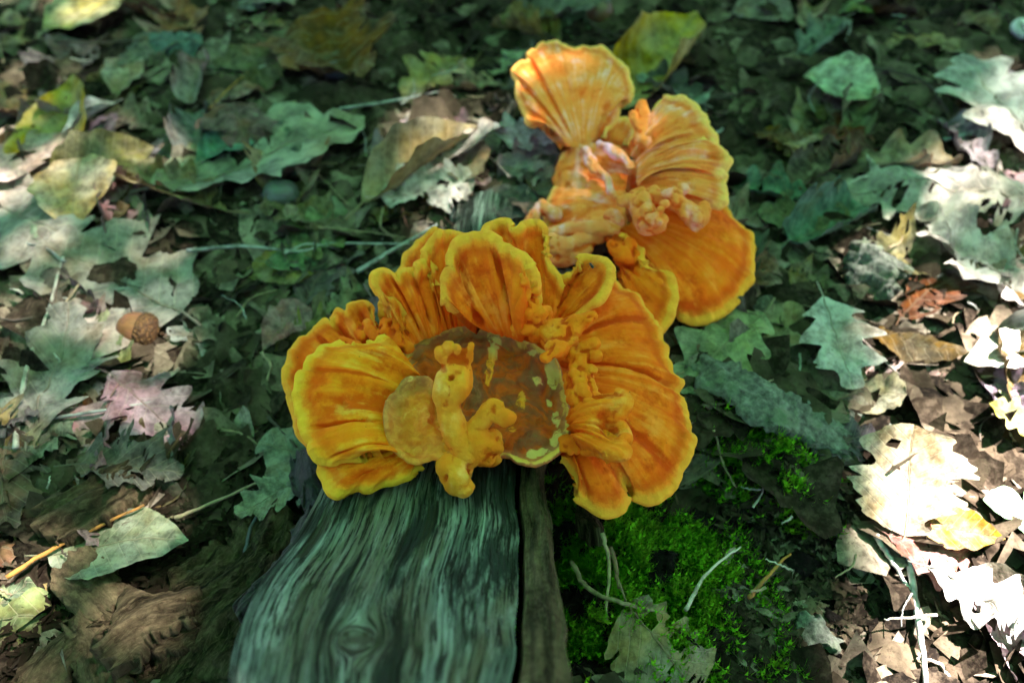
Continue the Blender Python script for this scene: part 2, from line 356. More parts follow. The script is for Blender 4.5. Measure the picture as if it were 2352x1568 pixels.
    tk = t*(.55+.45*Ls[0]); last = Pt[-1]; NL = N[-1]; kk = np.ones(15)/15; smo = lambda q: np.stack([np.convolve(np.pad(q[:, j], 7, 'edge'), kk, 'valid') for j in range(3)], 1)
    NL = smo(NL); NL /= np.linalg.norm(NL, axis=1)[:, None]; od = np.cross(np.gradient(last, axis=0), NL); od /= np.linalg.norm(od, axis=1)[:, None]+1e-9
    if np.mean(np.sum(od*dirv, 1)) < 0: od = -od
    od = smo(od); od /= np.linalg.norm(od, axis=1)[:, None]+1e-9
    rowsl = [Pt[i] for i in range(nv)]; vc_ = [np.full(nu, x) for x in v]; ec = [(1-x)*L for x in v]; cc = [cre[i] for i in range(nv)]
    for k in range(1, 8):
        ph = math.pi*k/8; rowsl.append(last-NL*(tk/2*(1-math.cos(ph)))[:, None]+od*(tk/2*math.sin(ph))[:, None]); vc_.append(np.full(nu, 1+.01*k)); ec.append(-L*0-.0004*k); cc.append(np.zeros(nu))
    for x in np.linspace(.965, under, 18):
        i = int(x*(nv-1)); rowsl.append(Pt[i]-(N[i]*.5+Nm*.5)*(tk*(1+.8*(1-x)))[:, None]); vc_.append(np.full(nu, x)); ec.append((1-x)*L*.3); cc.append(np.zeros(nu))
    Vt = np.array(rowsl); nr = len(rowsl)
    UVm = np.stack([np.tile(arc, (nr, 1)), np.array(vc_)*L[None]], -1)
    me = mesh(name, Vt, grid_faces(nr, nu), mat, attrs={'edge': np.array(ec).ravel(), 'crease': np.array(cc).ravel()}, uv=UVm.reshape(-1, 2))
    adopt(me, parent)
    if label: me['label'] = label
    return me
_mb = [0]
def blob(name, chains, parent, mat, T=A, res=.0014, wr=(.0012, 110), seed=1, label=None, dents=()):
    """knobby lump: chains of (X, Y, z, radius in crop pixels), fused into one surface"""
    _mb[0] += 1; mb = bpy.data.metaballs.new('lump%s' % chr(64+_mb[0] % 26)*(_mb[0]//26+1)); ob = bpy.data.objects.new('lump_%s' % ('q'*_mb[0]), mb); COL.objects.link(ob)
    MS = 40.; mb.resolution = res*MS; mb.render_resolution = res*MS; mb.threshold = .1
    for ch in chains:
        p = []
        for (X, Y, z, r) in ch:
            w = P(*T(X, Y), z); tdep = (CAM_H-z)/-ray(*T(X, Y))[2]; p.append((*w, r*1.10*SC[T]*KP*tdep))
        p = np.array(p)
        if len(p) > 1:
            ln = np.sum(np.linalg.norm(np.diff(p[:, :3], axis=0), axis=1)); p = resample(p, max(2, int(ln/(p[:, 3].mean()*.55))+1))
        for q in p:
            e = mb.elements.new(); e.co = q[:3]*MS; e.radius = max(q[3], .0012)/.90*MS; e.stiffness = 10
    dg = bpy.context.evaluated_depsgraph_get(); me = bpy.data.meshes.new_from_object(ob.evaluated_get(dg))
    bpy.data.objects.remove(ob); bpy.data.metaballs.remove(mb)
    n = len(me.vertices); co = np.empty(n*3, np.float32); me.vertices.foreach_get('co', co); co = co.reshape(-1, 3).astype(float)/MS
    nm = np.empty(n*3, np.float32); me.vertices.foreach_get('normal', nm); nm = nm.reshape(-1, 3)
    w = fbm(co[:, 0]*wr[1], co[:, 1]*wr[1], co[:, 2]*wr[1], seed, 3); w2 = np.abs(vn(co[:, 0]*wr[1]*.8, co[:, 1]*wr[1]*.8, co[:, 2]*wr[1]*.8, seed+9))
    h = wr[0]*1.25*(w+1.5*w2-.55); cre = np.clip(.55-w2*2.2-w*.6, -.6, 1)
    for (X, Y, z, r, dep) in dents:
        q = P(*T(X, Y), z); rr = r*SC[T]*KP*.45; g = np.exp(-(np.sum((co[:, :2]-q[:2])**2, 1))/(rr*rr)); h = h-dep*g; cre = cre+g
    h = h+.0006*fbm(co[:, 0]*330, co[:, 1]*330, co[:, 2]*330, seed+5, 3)
    co = co+nm*h[:, None]
    fs = [tuple(p.vertices) for p in me.polygons]; bpy.data.meshes.remove(me)
    ed = np.array([(f_[i], f_[(i+1) % len(f_)]) for f_ in fs for i in range(len(f_))]); acc = np.zeros((n, 3)); cnt = np.zeros(n)
    np.add.at(acc, ed[:, 0], co[ed[:, 1]]); np.add.at(cnt, ed[:, 0], 1); np.add.at(acc, ed[:, 1], co[ed[:, 0]]); np.add.at(cnt, ed[:, 1], 1)
    def smooth_(val, it):
        for _ in range(it):
            a_ = np.zeros(n); np.add.at(a_, ed[:, 0], val[ed[:, 1]]); np.add.at(a_, ed[:, 1], val[ed[:, 0]]); val = .4*val+.6*a_/np.maximum(cnt, 1)
        return val
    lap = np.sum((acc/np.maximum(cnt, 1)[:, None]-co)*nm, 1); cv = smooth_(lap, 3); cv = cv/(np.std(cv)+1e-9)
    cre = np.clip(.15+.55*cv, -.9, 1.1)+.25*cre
    tipz = np.full(n, .02)
    o = mesh(name, co, fs, mat, attrs={'edge': tipz, 'crease': cre}, uv=co[:, :2]*.5)
    adopt(o, parent)
    if label: o['label'] = label
    return o
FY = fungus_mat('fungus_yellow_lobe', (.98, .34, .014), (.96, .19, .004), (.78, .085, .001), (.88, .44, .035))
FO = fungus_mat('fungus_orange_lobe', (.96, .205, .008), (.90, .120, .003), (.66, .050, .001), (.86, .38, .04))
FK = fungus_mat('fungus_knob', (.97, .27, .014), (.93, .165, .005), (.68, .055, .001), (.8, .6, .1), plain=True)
FR = fungus_mat('fungus_sunlit_lobe', (.96, .33, .09), (.95, .235, .04), (.80, .11, .008), (.92, .50, .13))  # paler peach copy for sunlit lobes; the sunlit tone is in the colour
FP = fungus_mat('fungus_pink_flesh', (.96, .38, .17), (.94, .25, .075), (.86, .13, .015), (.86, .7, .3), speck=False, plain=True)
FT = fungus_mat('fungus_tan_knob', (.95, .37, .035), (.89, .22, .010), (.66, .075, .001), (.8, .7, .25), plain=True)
# brown resting plate in the middle: veined, with a pale yellow rim
pl = NT('fungus_plate'); c = pl.coord(); e = pl.attr('edge'); uv = pl.coord('UV')
n1 = pl.noise(c, 38, 4, .6, 1.2); n2 = pl.noise(c, 110, 5, .65, .6); n3 = pl.noise(c, 22, 3, .5, .8)
rad = pl.noise(pl.scale(uv, (240, 30, 1)), 1, 3, .6, .5)
col = pl.ramp(n1, [(.30, (.44, .050, .005)), (.46, (.60, .090, .008)), (.53, (.34, .070, .020)), (.62, (.26, .080, .034)), (.72, (.44, .15, .07))])
col = pl.mix(pl.math('MULTIPLY', pl.mr(n3, .50, .62), pl.mr(rad, .4, .6, .2, .9)), col, (.30, .075, .028))
col = pl.mix(pl.math('MULTIPLY', pl.mr(n2, .68, .78), pl.mr(e, .06, .0, .12, 1)), col, (.74, .36, .11))
e2 = pl.math('ADD', e, pl.math('MULTIPLY', pl.math('SUBTRACT', n2, .5), .012))
col = pl.mix(pl.mr(e2, .010, .003, 0, .6), col, pl.ramp(n2, [(.4, (.40, .12, .045)), (.6, (.62, .25, .10))]))
col = pl.mix(pl.mr(e2, .0032, .0008), col, (.80, .42, .08))
col = pl.mix(pl.math('MULTIPLY', pl.mr(pl.attr('crease'), .2, .7), pl.mr(n2, .36, .50, 0, .92)), col, pl.mix(pl.mr(e, .03, .012), (.92, .30, .02), (.74, .45, .14)))
PLATE = pl.fin(col, pl.mr(n2, .3, .7, .6, .85), pl.bump(n2, .8, .0028, pl.bump(n1, .7, .004)), .12, .05)
def disc(name, outl, ctr, z, zc, parent, mat, T=A, t=.012, seed=1, nu=160, nv=48, amp=.0038, label=None, streaks=()):
    o2 = resample([T(*q) for q in outl]+[T(*outl[0])], nu+1)[:-1]
    m = np.array([P(x, y, q) for (x, y), q in zip(o2, zl(list(np.atleast_1d(z))+[np.atleast_1d(z)[0]], nu))]); cpt = P(*T(*ctr), zc)
    v = np.linspace(.0, 1, nv); Q = cpt[None, None]+(m-cpt)[None]*v[:, None, None]
    L = np.linalg.norm(m-cpt, axis=1)
    n1_ = fbm(Q[..., 0]*70, Q[..., 1]*70, 0, seed, 4); dome = (1-v**2)[:, None]
    ed = (1-v)[:, None]*L[None]
    Q[..., 2] += amp*n1_*2+.0022*np.exp(-(ed/.0025)**2)-.003*np.exp(-((ed-.007)/.006)**2)
    cr = np.zeros((nv, nu))
    for (X0, Y0, X1, Y1, w) in streaks:
        p0, p1 = P(*T(X0, Y0), zc)[:2], P(*T(X1, Y1), zc)[:2]; dd = p1-p0; s_ = np.clip(((Q[..., :2]-p0)@dd)/(dd@dd), 0, 1)
        di = np.linalg.norm(Q[..., :2]-(p0+s_[..., None]*dd), axis=2); ww = w*(.35+.65*np.sin(np.clip(s_*.9+.1, 0, 1)*math.pi))*(1+.5*vn(Q[..., 0]*400, Q[..., 1]*400, 0, 3)); cr = np.maximum(cr, np.exp(-(di/ww)**4))
        Q[..., 2] += .0012*np.exp(-(di/ww)**2)
    rs = [Q[i] for i in range(nv)]; es = [ed[i] for i in range(nv)]; cs = [cr[i] for i in range(nv)]; vs = [np.full(nu, x) for x in v]
    od = m-cpt; od[:, 2] = 0; od /= np.linalg.norm(od, axis=1)[:, None]
    for k in range(1, 6):
        ph = math.pi/2*k/5; r = .0022; rs.append(Q[-1]+od*(r*math.sin(ph))-np.array([0, 0, 1])*r*(1-math.cos(ph))); es.append(np.full(nu, .0012*k)); cs.append(np.zeros(nu)); vs.append(np.ones(nu))
    rs.append(rs[-1]-np.array([0, 0, t])-od*t*.7); es.append(np.full(nu, .009)); cs.append(np.zeros(nu)); vs.append(np.ones(nu))
    Vt = np.array(rs); th = np.tile(np.linspace(0, .25, nu), (len(rs), 1))
    o = mesh(name, Vt, grid_faces(len(rs), nu, True)[:, ::-1], mat, attrs={'edge': np.array(es).ravel(), 'crease': np.array(cs).ravel(), 'root': np.linalg.norm(Vt[..., :2]-P(*A(985, 1200), .11)[:2], axis=2).ravel()}, uv=np.stack([th, np.array(vs)*.05], -1).reshape(-1, 2))
    adopt(o, parent)
    if label: o['label'] = label
    return o
fr = empty('shelf_fungus', (*P(*A(1000, 1000), .09)[:2], .06))
tag(fr, 'ruffled orange and yellow shelf fungus rosette with brown centre on the end of the stump', 'fungus')
# core that carries the lobes
blob('fungus_core', [[(700, 1000, .055, 130), (1000, 1000, .055, 220), (1400, 950, .055, 160)], [(800, 700, .065, 130), (1150, 640, .06, 140), (1450, 700, .055, 120)], [(1000, 1000, .03, 200), (1300, 900, .01, 200)]], fr, FO, res=.005, wr=(.002, 60), seed=3)
# lobes on the low outer tier
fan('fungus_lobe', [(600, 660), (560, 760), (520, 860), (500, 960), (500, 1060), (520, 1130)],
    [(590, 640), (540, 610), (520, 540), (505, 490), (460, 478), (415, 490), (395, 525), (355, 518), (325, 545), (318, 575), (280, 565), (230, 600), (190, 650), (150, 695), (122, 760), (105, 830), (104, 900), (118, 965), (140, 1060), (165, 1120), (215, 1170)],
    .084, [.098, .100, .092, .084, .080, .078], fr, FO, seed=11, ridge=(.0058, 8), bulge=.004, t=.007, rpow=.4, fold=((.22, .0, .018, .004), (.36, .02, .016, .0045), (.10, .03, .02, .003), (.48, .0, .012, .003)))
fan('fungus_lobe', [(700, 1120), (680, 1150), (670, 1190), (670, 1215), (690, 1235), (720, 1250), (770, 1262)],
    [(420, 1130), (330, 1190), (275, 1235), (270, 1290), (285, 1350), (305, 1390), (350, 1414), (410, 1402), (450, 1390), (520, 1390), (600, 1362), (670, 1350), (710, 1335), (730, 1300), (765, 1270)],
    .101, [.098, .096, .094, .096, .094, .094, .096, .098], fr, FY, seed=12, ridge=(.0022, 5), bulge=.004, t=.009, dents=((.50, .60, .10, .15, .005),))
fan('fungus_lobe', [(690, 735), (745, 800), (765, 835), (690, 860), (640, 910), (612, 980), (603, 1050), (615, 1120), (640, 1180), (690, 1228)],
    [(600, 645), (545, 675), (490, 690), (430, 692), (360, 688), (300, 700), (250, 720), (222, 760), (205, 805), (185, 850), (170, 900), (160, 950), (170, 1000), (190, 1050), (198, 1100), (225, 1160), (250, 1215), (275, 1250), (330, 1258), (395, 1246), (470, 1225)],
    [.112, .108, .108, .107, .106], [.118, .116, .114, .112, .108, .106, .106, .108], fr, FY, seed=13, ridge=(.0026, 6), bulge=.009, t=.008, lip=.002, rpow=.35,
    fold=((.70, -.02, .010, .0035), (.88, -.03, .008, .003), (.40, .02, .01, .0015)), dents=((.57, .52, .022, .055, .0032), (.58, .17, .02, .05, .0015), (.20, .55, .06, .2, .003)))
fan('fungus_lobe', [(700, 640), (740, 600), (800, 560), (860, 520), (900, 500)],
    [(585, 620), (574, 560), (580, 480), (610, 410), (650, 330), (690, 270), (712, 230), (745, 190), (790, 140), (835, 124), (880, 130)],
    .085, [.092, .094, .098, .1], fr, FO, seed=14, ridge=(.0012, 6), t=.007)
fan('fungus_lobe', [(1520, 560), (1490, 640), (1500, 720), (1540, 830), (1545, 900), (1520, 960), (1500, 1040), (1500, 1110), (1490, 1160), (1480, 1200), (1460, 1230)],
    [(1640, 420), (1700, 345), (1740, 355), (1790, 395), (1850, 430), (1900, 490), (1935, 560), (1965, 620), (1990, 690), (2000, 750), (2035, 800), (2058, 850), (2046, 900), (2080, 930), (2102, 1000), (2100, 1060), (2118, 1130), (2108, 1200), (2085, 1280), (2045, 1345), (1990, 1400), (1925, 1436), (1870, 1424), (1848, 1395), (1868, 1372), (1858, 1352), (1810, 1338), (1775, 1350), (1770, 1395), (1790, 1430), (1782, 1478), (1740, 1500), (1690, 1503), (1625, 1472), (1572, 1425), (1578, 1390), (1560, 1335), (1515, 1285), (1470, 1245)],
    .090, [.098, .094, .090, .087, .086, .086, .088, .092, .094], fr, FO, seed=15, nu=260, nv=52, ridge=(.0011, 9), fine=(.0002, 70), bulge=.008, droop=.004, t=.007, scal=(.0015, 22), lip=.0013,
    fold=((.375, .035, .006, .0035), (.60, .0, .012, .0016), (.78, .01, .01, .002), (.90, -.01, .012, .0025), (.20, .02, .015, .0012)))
# upright tier behind the brown centre
fan('fungus_lobe', [(1260, 610), (1290, 610), (1320, 608), (1350, 600), (1375, 595), (1400, 590), (1430, 580)],
    [(1160, 330), (1125, 220), (1106, 150), (1112, 105), (1150, 74), (1185, 78), (1215, 105), (1232, 128), (1262, 120), (1285, 92), (1320, 80), (1360, 90), (1384, 125), (1380, 190), (1382, 250), (1400, 300), (1440, 350), (1480, 400)],
    [.098, .1, .1], [.120, .130, .135, .134, .130, .122, .114], fr, FO, seed=16, nv=56, ridge=(.0012, 6), bulge=.002, t=.0085, lip=.0026, scal=(.0008, 22),
    dents=((.20, .62, .045, .10, .006), (.50, .66, .07, .12, .008)))
fan('fungus_lobe', [(1370, 600), (1400, 590), (1430, 580), (1460, 570), (1490, 562), (1510, 560)],
    [(1400, 400), (1430, 345), (1480, 346), (1530, 325), (1560, 302), (1566, 270), (1600, 252), (1650, 262), (1708, 298), (1706, 350), (1670, 410), (1620, 460), (1565, 515), (1530, 550)],
    [.099, .1, .1], [.112, .118, .124, .126, .122, .110], fr, FO, seed=26, nv=50, ridge=(.0014, 5), bulge=.004, t=.008, lip=.0022, scal=(.0008, 22), dents=((.30, .55, .12, .3, .003),))
fan('fungus_lobe', [(600, 660), (660, 690), (700, 705), (760, 670), (830, 635), (900, 605)],
    [(600, 600), (640, 560), (625, 500), (640, 478), (655, 500), (690, 520), (640, 450), (585, 425), (562, 375), (580, 338), (615, 330), (648, 355), (672, 330), (715, 326), (745, 345), (765, 310), (800, 292), (822, 330), (830, 400)],
    .103, [.108, .114, .124, .128, .126, .120], fr, FO, seed=17, ridge=(.0050, 8), bulge=.006, t=.009, rpow=.3, fold=((.60, -.05, .022, .005), (.76, -.05, .02, .005), (.30, .0, .03, .004), (.90, -.03, .02, .004)))
fan('fungus_lobe', [(840, 630), (880, 612), (930, 598), (980, 588), (1020, 586), (1060, 590)],
    [(822, 430), (815, 330), (803, 240), (815, 190), (850, 150), (885, 128), (930, 120), (975, 130), (1005, 160), (1010, 240), (1030, 330), (1050, 440)],
    .100, [.112, .126, .134, .132, .122, .11], fr, FO, seed=18, ridge=(.0040, 6), bulge=.005, t=.008, rpow=.3, fold=((.16, .05, .03, .004), (.74, -.12, .04, .003)))
fan('fungus_lobe', [(1060, 585), (1090, 612), (1140, 630), (1190, 640), (1240, 640), (1280, 630), (1320, 610)],
    [(1010, 520), (945, 480), (900, 445), (884, 400), (885, 350), (908, 315), (936, 300), (924, 255), (940, 200), (975, 160), (1030, 146), (1085, 148), (1130, 165), (1158, 200), (1190, 206), (1222, 235), (1238, 290), (1258, 330), (1290, 400), (1310, 460), (1325, 520)],
    [.106, .110, .112, .110], [.122, .138, .146, .152, .156, .152, .140, .124], fr, FO, seed=19, nu=190, nv=54, ridge=(.0030, 4.2), bulge=.012, t=.009, lip=.0016, rpow=.3,
    fold=((.30, .20, .045, .005), (.64, -.10, .03, .005)), dents=((.76, .42, .09, .6, -.008),))
# brown centre and the tan ear beside it
disc('fungus_plate', [(690, 725), (760, 668), (850, 618), (960, 588), (1060, 588), (1150, 612), (1280, 655), (1370, 715), (1440, 785), (1480, 880), (1500, 1000), (1502, 1100), (1470, 1190), (1400, 1250), (1320, 1276), (1240, 1258), (1180, 1230), (1050, 1240), (900, 1200), (800, 1100), (740, 950), (720, 830)],
     (1130, 920), .098, .094, fr, PLATE, seed=21, label='brown wrinkled fungus centre with pale rim',
     streaks=[(1150, 630, 1100, 890, .0032), (1110, 620, 1120, 700, .002), (1415, 790, 1430, 890, .0042), (1310, 735, 1350, 750, .003), (1270, 930, 1275, 1000, .0028), (1440, 1030, 1450, 1090, .003), (1400, 950, 1420, 990, .002), (1225, 1095, 1228, 1105, .004), (1300, 1240, 1400, 1225, .003), (1450, 1120, 1430, 1200, .003), (1340, 880, 1370, 890, .003)])
ear = NT('fungus_tan_plate'); c = ear.coord(); e = ear.attr('edge'); n1 = ear.noise(c, 60, 4, .6, .8); n2 = ear.noise(c, 150, 4, .6, .5); n0 = ear.noise(c, 25, 2)
col = ear.ramp(n1, [(.33, (.36, .12, .04)), (.5, (.58, .13, .012)), (.62, (.74, .22, .02))])
col = ear.mix(ear.mr(e, .016, .003, 0, .85), col, ear.ramp(n2, [(.4, (.36, .135, .05)), (.62, (.60, .27, .085))]))
col = ear.mix(ear.mr(n2, .62, .68, 0, .8), col, (.78, .46, .16))
col = ear.mix(ear.mr(ear.math('ADD', ear.attr('root'), ear.math('MULTIPLY', ear.math('SUBTRACT', n1, .5), .03)),   .065, .030, 0, .75), col, ear.ramp(n2, [(.4, (.84, .19, .012)), (.65, (.92, .30, .03))]))
EAR = ear.fin(col, .75, ear.bump(n2, .6, .0025, ear.bump(n1, .6, .004)), .1, .08)
disc('fungus_ear', [(650, 905), (690, 868), (740, 850), (795, 862), (830, 895), (850, 960), (885, 1070), (950, 1150), (985, 1200), (930, 1235), (860, 1240), (770, 1257), (690, 1226), (630, 1170), (604, 1090), (608, 1000)],
     (800, 1080), .110, .1165, fr, EAR, seed=22, t=.016, label='tan ear of the fungus beside the brown centre')
# fingers and knobs over the centre
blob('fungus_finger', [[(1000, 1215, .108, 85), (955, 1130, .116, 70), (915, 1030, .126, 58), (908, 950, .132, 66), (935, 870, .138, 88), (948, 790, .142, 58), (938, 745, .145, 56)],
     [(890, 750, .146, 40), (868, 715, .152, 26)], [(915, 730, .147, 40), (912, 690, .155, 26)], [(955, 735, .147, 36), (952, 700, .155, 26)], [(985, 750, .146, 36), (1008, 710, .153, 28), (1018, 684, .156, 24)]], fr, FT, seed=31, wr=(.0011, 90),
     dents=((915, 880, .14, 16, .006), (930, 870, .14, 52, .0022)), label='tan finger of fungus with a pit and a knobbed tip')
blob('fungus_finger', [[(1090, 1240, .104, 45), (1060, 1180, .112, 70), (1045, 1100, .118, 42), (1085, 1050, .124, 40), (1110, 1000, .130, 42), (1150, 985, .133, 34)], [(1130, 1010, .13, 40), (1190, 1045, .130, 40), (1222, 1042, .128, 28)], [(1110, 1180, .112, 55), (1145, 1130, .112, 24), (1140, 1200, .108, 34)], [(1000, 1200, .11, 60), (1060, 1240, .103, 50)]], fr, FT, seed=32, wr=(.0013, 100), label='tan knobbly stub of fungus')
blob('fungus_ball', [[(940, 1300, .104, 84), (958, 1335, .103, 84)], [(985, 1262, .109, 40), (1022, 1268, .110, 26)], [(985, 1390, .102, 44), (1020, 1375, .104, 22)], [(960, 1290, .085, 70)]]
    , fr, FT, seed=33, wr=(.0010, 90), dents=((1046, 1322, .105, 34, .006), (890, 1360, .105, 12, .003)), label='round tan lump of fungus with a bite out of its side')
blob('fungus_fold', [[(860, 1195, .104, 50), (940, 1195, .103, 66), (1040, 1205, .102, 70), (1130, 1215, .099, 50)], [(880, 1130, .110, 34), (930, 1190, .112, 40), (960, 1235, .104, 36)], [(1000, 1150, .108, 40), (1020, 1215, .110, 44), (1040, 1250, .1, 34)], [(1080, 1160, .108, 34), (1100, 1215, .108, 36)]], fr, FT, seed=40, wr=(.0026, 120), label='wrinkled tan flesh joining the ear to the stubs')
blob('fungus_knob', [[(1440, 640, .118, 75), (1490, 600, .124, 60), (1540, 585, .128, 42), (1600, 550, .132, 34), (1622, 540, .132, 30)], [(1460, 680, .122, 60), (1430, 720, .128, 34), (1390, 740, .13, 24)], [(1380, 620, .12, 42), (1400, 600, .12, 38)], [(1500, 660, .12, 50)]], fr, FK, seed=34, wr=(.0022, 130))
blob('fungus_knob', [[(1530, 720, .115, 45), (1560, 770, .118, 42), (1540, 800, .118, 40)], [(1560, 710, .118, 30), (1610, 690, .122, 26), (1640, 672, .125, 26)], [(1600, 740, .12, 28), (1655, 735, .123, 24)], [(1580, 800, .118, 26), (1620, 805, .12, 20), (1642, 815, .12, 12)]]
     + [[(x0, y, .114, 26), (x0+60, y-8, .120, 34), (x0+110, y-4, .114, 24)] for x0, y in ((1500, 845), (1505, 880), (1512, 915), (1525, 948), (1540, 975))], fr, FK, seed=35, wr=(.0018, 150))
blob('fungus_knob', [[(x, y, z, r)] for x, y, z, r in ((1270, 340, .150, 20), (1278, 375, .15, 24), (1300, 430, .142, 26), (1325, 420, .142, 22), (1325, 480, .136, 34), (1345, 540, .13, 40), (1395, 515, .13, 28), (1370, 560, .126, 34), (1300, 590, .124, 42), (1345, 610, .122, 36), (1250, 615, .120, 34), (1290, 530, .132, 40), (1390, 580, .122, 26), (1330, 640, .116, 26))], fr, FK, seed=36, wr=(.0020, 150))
blob('fungus_knob', [[(590, 580, .108, 30), (600, 640, .11, 36), (640, 680, .109, 40)], [(640, 600, .112, 26), (660, 650, .112, 30), (690, 690, .108, 26)], [(570, 590, .108, 18), (565, 625, .108, 20)], [(620, 560, .11, 18), (650, 565, .112, 18)]], fr, FO, seed=37, wr=(.0024, 140))
blob('fungus_knob', [[(500, 580, .1, 28), (530, 620, .103, 26), (550, 650, .105, 24)], [(380, 660, .096, 22), (450, 690, .101, 24)], [(430, 560, .092, 26), (480, 640, .098, 26)]], fr, FO, seed=38, wr=(.0012, 110))
fan('fungus_lobe', [(1505, 1010), (1500, 1040), (1500, 1070), (1505, 1100), (1515, 1130), (1530, 1150), (1540, 1165)],
    [(1560, 985), (1630, 965), (1690, 945), (1730, 926), (1770, 938), (1782, 970), (1750, 1010), (1735, 1050), (1760, 1090), (1765, 1130), (1755, 1155), (1778, 1195), (1745, 1232), (1690, 1215), (1620, 1210), (1560, 1200)],
    [.106, .110, .106], [.110, .122, .128, .122, .126, .124, .110], fr, FK, seed=20, ridge=(.0040, 7), bulge=.007, t=.009, rpow=.3, dents=((.5, .86, .12, .10, .005),))
blob('fungus_knob', [[(1500, 1160, .1, 26), (1510, 1210, .1, 18)], [(1530, 1150, .104, 24), (1545, 1205, .1, 18)], [(1470, 1150, .1, 20), (1480, 1200, .1, 18)]], fr, FK, seed=39)
# ---- rear clump
rr = empty('shelf_fungus', (*P(*B(1100, 900), .03)[:2], .015))
tag(rr, 'sunlit orange shelf fungus clump with fan lobes standing in litter behind the stump', 'fungus')
blob('fungus_core', [[(900, 780, .040, 110), (1000, 960, .034, 140), (1150, 900, .02, 120), (1330, 780, .045, 90)], [(930, 640, .06, 60), (920, 720, .05, 80)], [(1050, 1000, .01, 170), (1150, 850, .01, 150)]], rr, FR, B, res=.004, wr=(.003, 90), seed=51)
fan('fungus_lobe', [(845, 612), (870, 616), (900, 618), (930, 616), (960, 608), (990, 596), (1015, 582)],
    [(775, 515), (710, 505), (660, 490), (640, 445), (615, 380), (595, 325), (600, 272), (583, 230), (608, 190), (655, 178), (662, 130), (700, 96), (755, 92), (800, 80), (835, 108), (900, 124), (960, 108), (1020, 120), (1080, 155), (1130, 200), (1168, 260), (1186, 315), (1170, 365), (1128, 378), (1110, 430), (1100, 480), (1050, 545)],
    .070, [.074, .08, .085, .095, .1, .098, .09, .078], rr, FR, B, seed=61, nu=220, nv=56, ridge=(.0012, 6), bulge=.012, t=.007, lip=.0014, fold=((.22, .05, .02, .003), (.34, .03, .015, .0025), (.10, .0, .02, .002)))
fan('fungus_lobe', [(1035, 598), (1060, 612), (1090, 625), (1120, 632), (1140, 632)], [(1045, 560), (1060, 530), (1085, 495), (1130, 467), (1175, 482), (1194, 520), (1185, 560), (1150, 600)], .068, .082, rr, FR, B, seed=62, nu=80, nv=30, ridge=(.001, 4), t=.006)
fan('fungus_lobe', [(1170, 640), (1185, 660), (1200, 680), (1210, 700), (1220, 730)],
    [(1290, 520), (1305, 460), (1325, 415), (1370, 364), (1440, 364), (1500, 388), (1540, 440), (1560, 500), (1602, 540), (1620, 582), (1580, 606), (1510, 600), (1460, 620), (1420, 660)],
    .082, [.1, .108, .112, .108, .1, .092], rr, FR, B, seed=63, ridge=(.0040, 8), bulge=.010, t=.008, rpow=.35)
fan('fungus_lobe', [(1200, 690), (1210, 720), (1215, 750), (1215, 780), (1215, 810)],
    [(1430, 650), (1490, 620), (1550, 600), (1620, 604), (1665, 648), (1660, 715), (1625, 752), (1570, 750), (1520, 740)],
    .084, [.1, .104, .102, .096], rr, FR, B, seed=64, ridge=(.0035, 7), bulge=.012, t=.009, rpow=.35, dents=((.52, .86, .07, .10, .003),))
fan('fungus_lobe', [(1205, 760), (1210, 790), (1215, 820), (1215, 850), (1210, 880)],
    [(1560, 745), (1640, 760), (1645, 800), (1652, 850), (1640, 900), (1590, 908), (1520, 885), (1470, 870)],
    .082, [.096, .094, .09, .088], rr, FR, B, seed=65, ridge=(.0040, 7), bulge=.010, t=.009, rpow=.35)
fan('fungus_lobe', [(1150, 900), (1170, 940), (1190, 980), (1170, 1010), (1120, 1040), (1090, 1060), (1080, 1090)],
    [(1560, 860), (1640, 890), (1700, 948), (1765, 1000), (1808, 1070), (1816, 1140), (1800, 1230), (1762, 1310), (1720, 1380), (1640, 1440), (1540, 1466), (1440, 1446), (1390, 1380), (1340, 1280), (1220, 1180)],
    .055, [.066, .062, .058, .056, .056, .060], rr, FO, B, seed=66, nu=190, nv=52, ridge=(.0013, 8), bulge=.012, droop=.006, t=.008, lip=.001)
fan('fungus_lobe', [(1060, 1090), (1080, 1130), (1090, 1170), (1110, 1200), (1130, 1230)],
    [(1120, 1085), (1170, 1100), (1215, 1150), (1230, 1210), (1290, 1245), (1350, 1260), (1390, 1330), (1392, 1400), (1370, 1470), (1320, 1540), (1230, 1480), (1180, 1380)],
    .064, [.08, .078, .07, .066], rr, FO, B, seed=67, ridge=(.0050, 8), bulge=.008, t=.008, rpow=.35)
# torn funnel stem, facing the front clump
fan('fungus_stem', [(1180, 620), (1170, 700), (1160, 780), (1150, 860), (1150, 940), (1140, 1010), (1120, 1060)],
    [(840, 620), (835, 700), (850, 760), (800, 830), (770, 880), (760, 960), (745, 1030)],
    .072, [.062, .05, .045, .042, .042, .042], rr, FR, B, seed=68, ridge=(.0030, 6), bulge=.006, t=.012, lip=.001, scal=(.002, 18), label='torn orange stem flesh of the rear clump')
blob('fungus_fold', [[(760, 1060, .060, 36), (880, 1030, .066, 34), (1000, 1035, .070, 34), (1100, 1050, .07, 30)], [(760, 1110, .058, 50), (840, 1130, .060, 50), (930, 1100, .062, 42), (1020, 1080, .064, 34)], [(800, 1190, .05, 42), (880, 1180, .054, 40), (960, 1140, .058, 36)]], rr, FP, B, seed=52, wr=(.0016, 90), label='pale pinkish folded flesh')
blob('fungus_fold', [[(950, 640, .078, 24), (980, 690, .078, 26), (1010, 740, .076, 24), (1060, 780, .078, 22), (1080, 850, .078, 22), (1110, 880, .076, 20)], [(1020, 600, .08, 22), (1090, 640, .082, 22), (1150, 680, .084, 24), (1180, 720, .084, 22)], [(1080, 960, .074, 30), (1120, 1000, .074, 28)]], rr, FP, B, seed=53, wr=(.0016, 120), label='ragged torn edge of the stem')
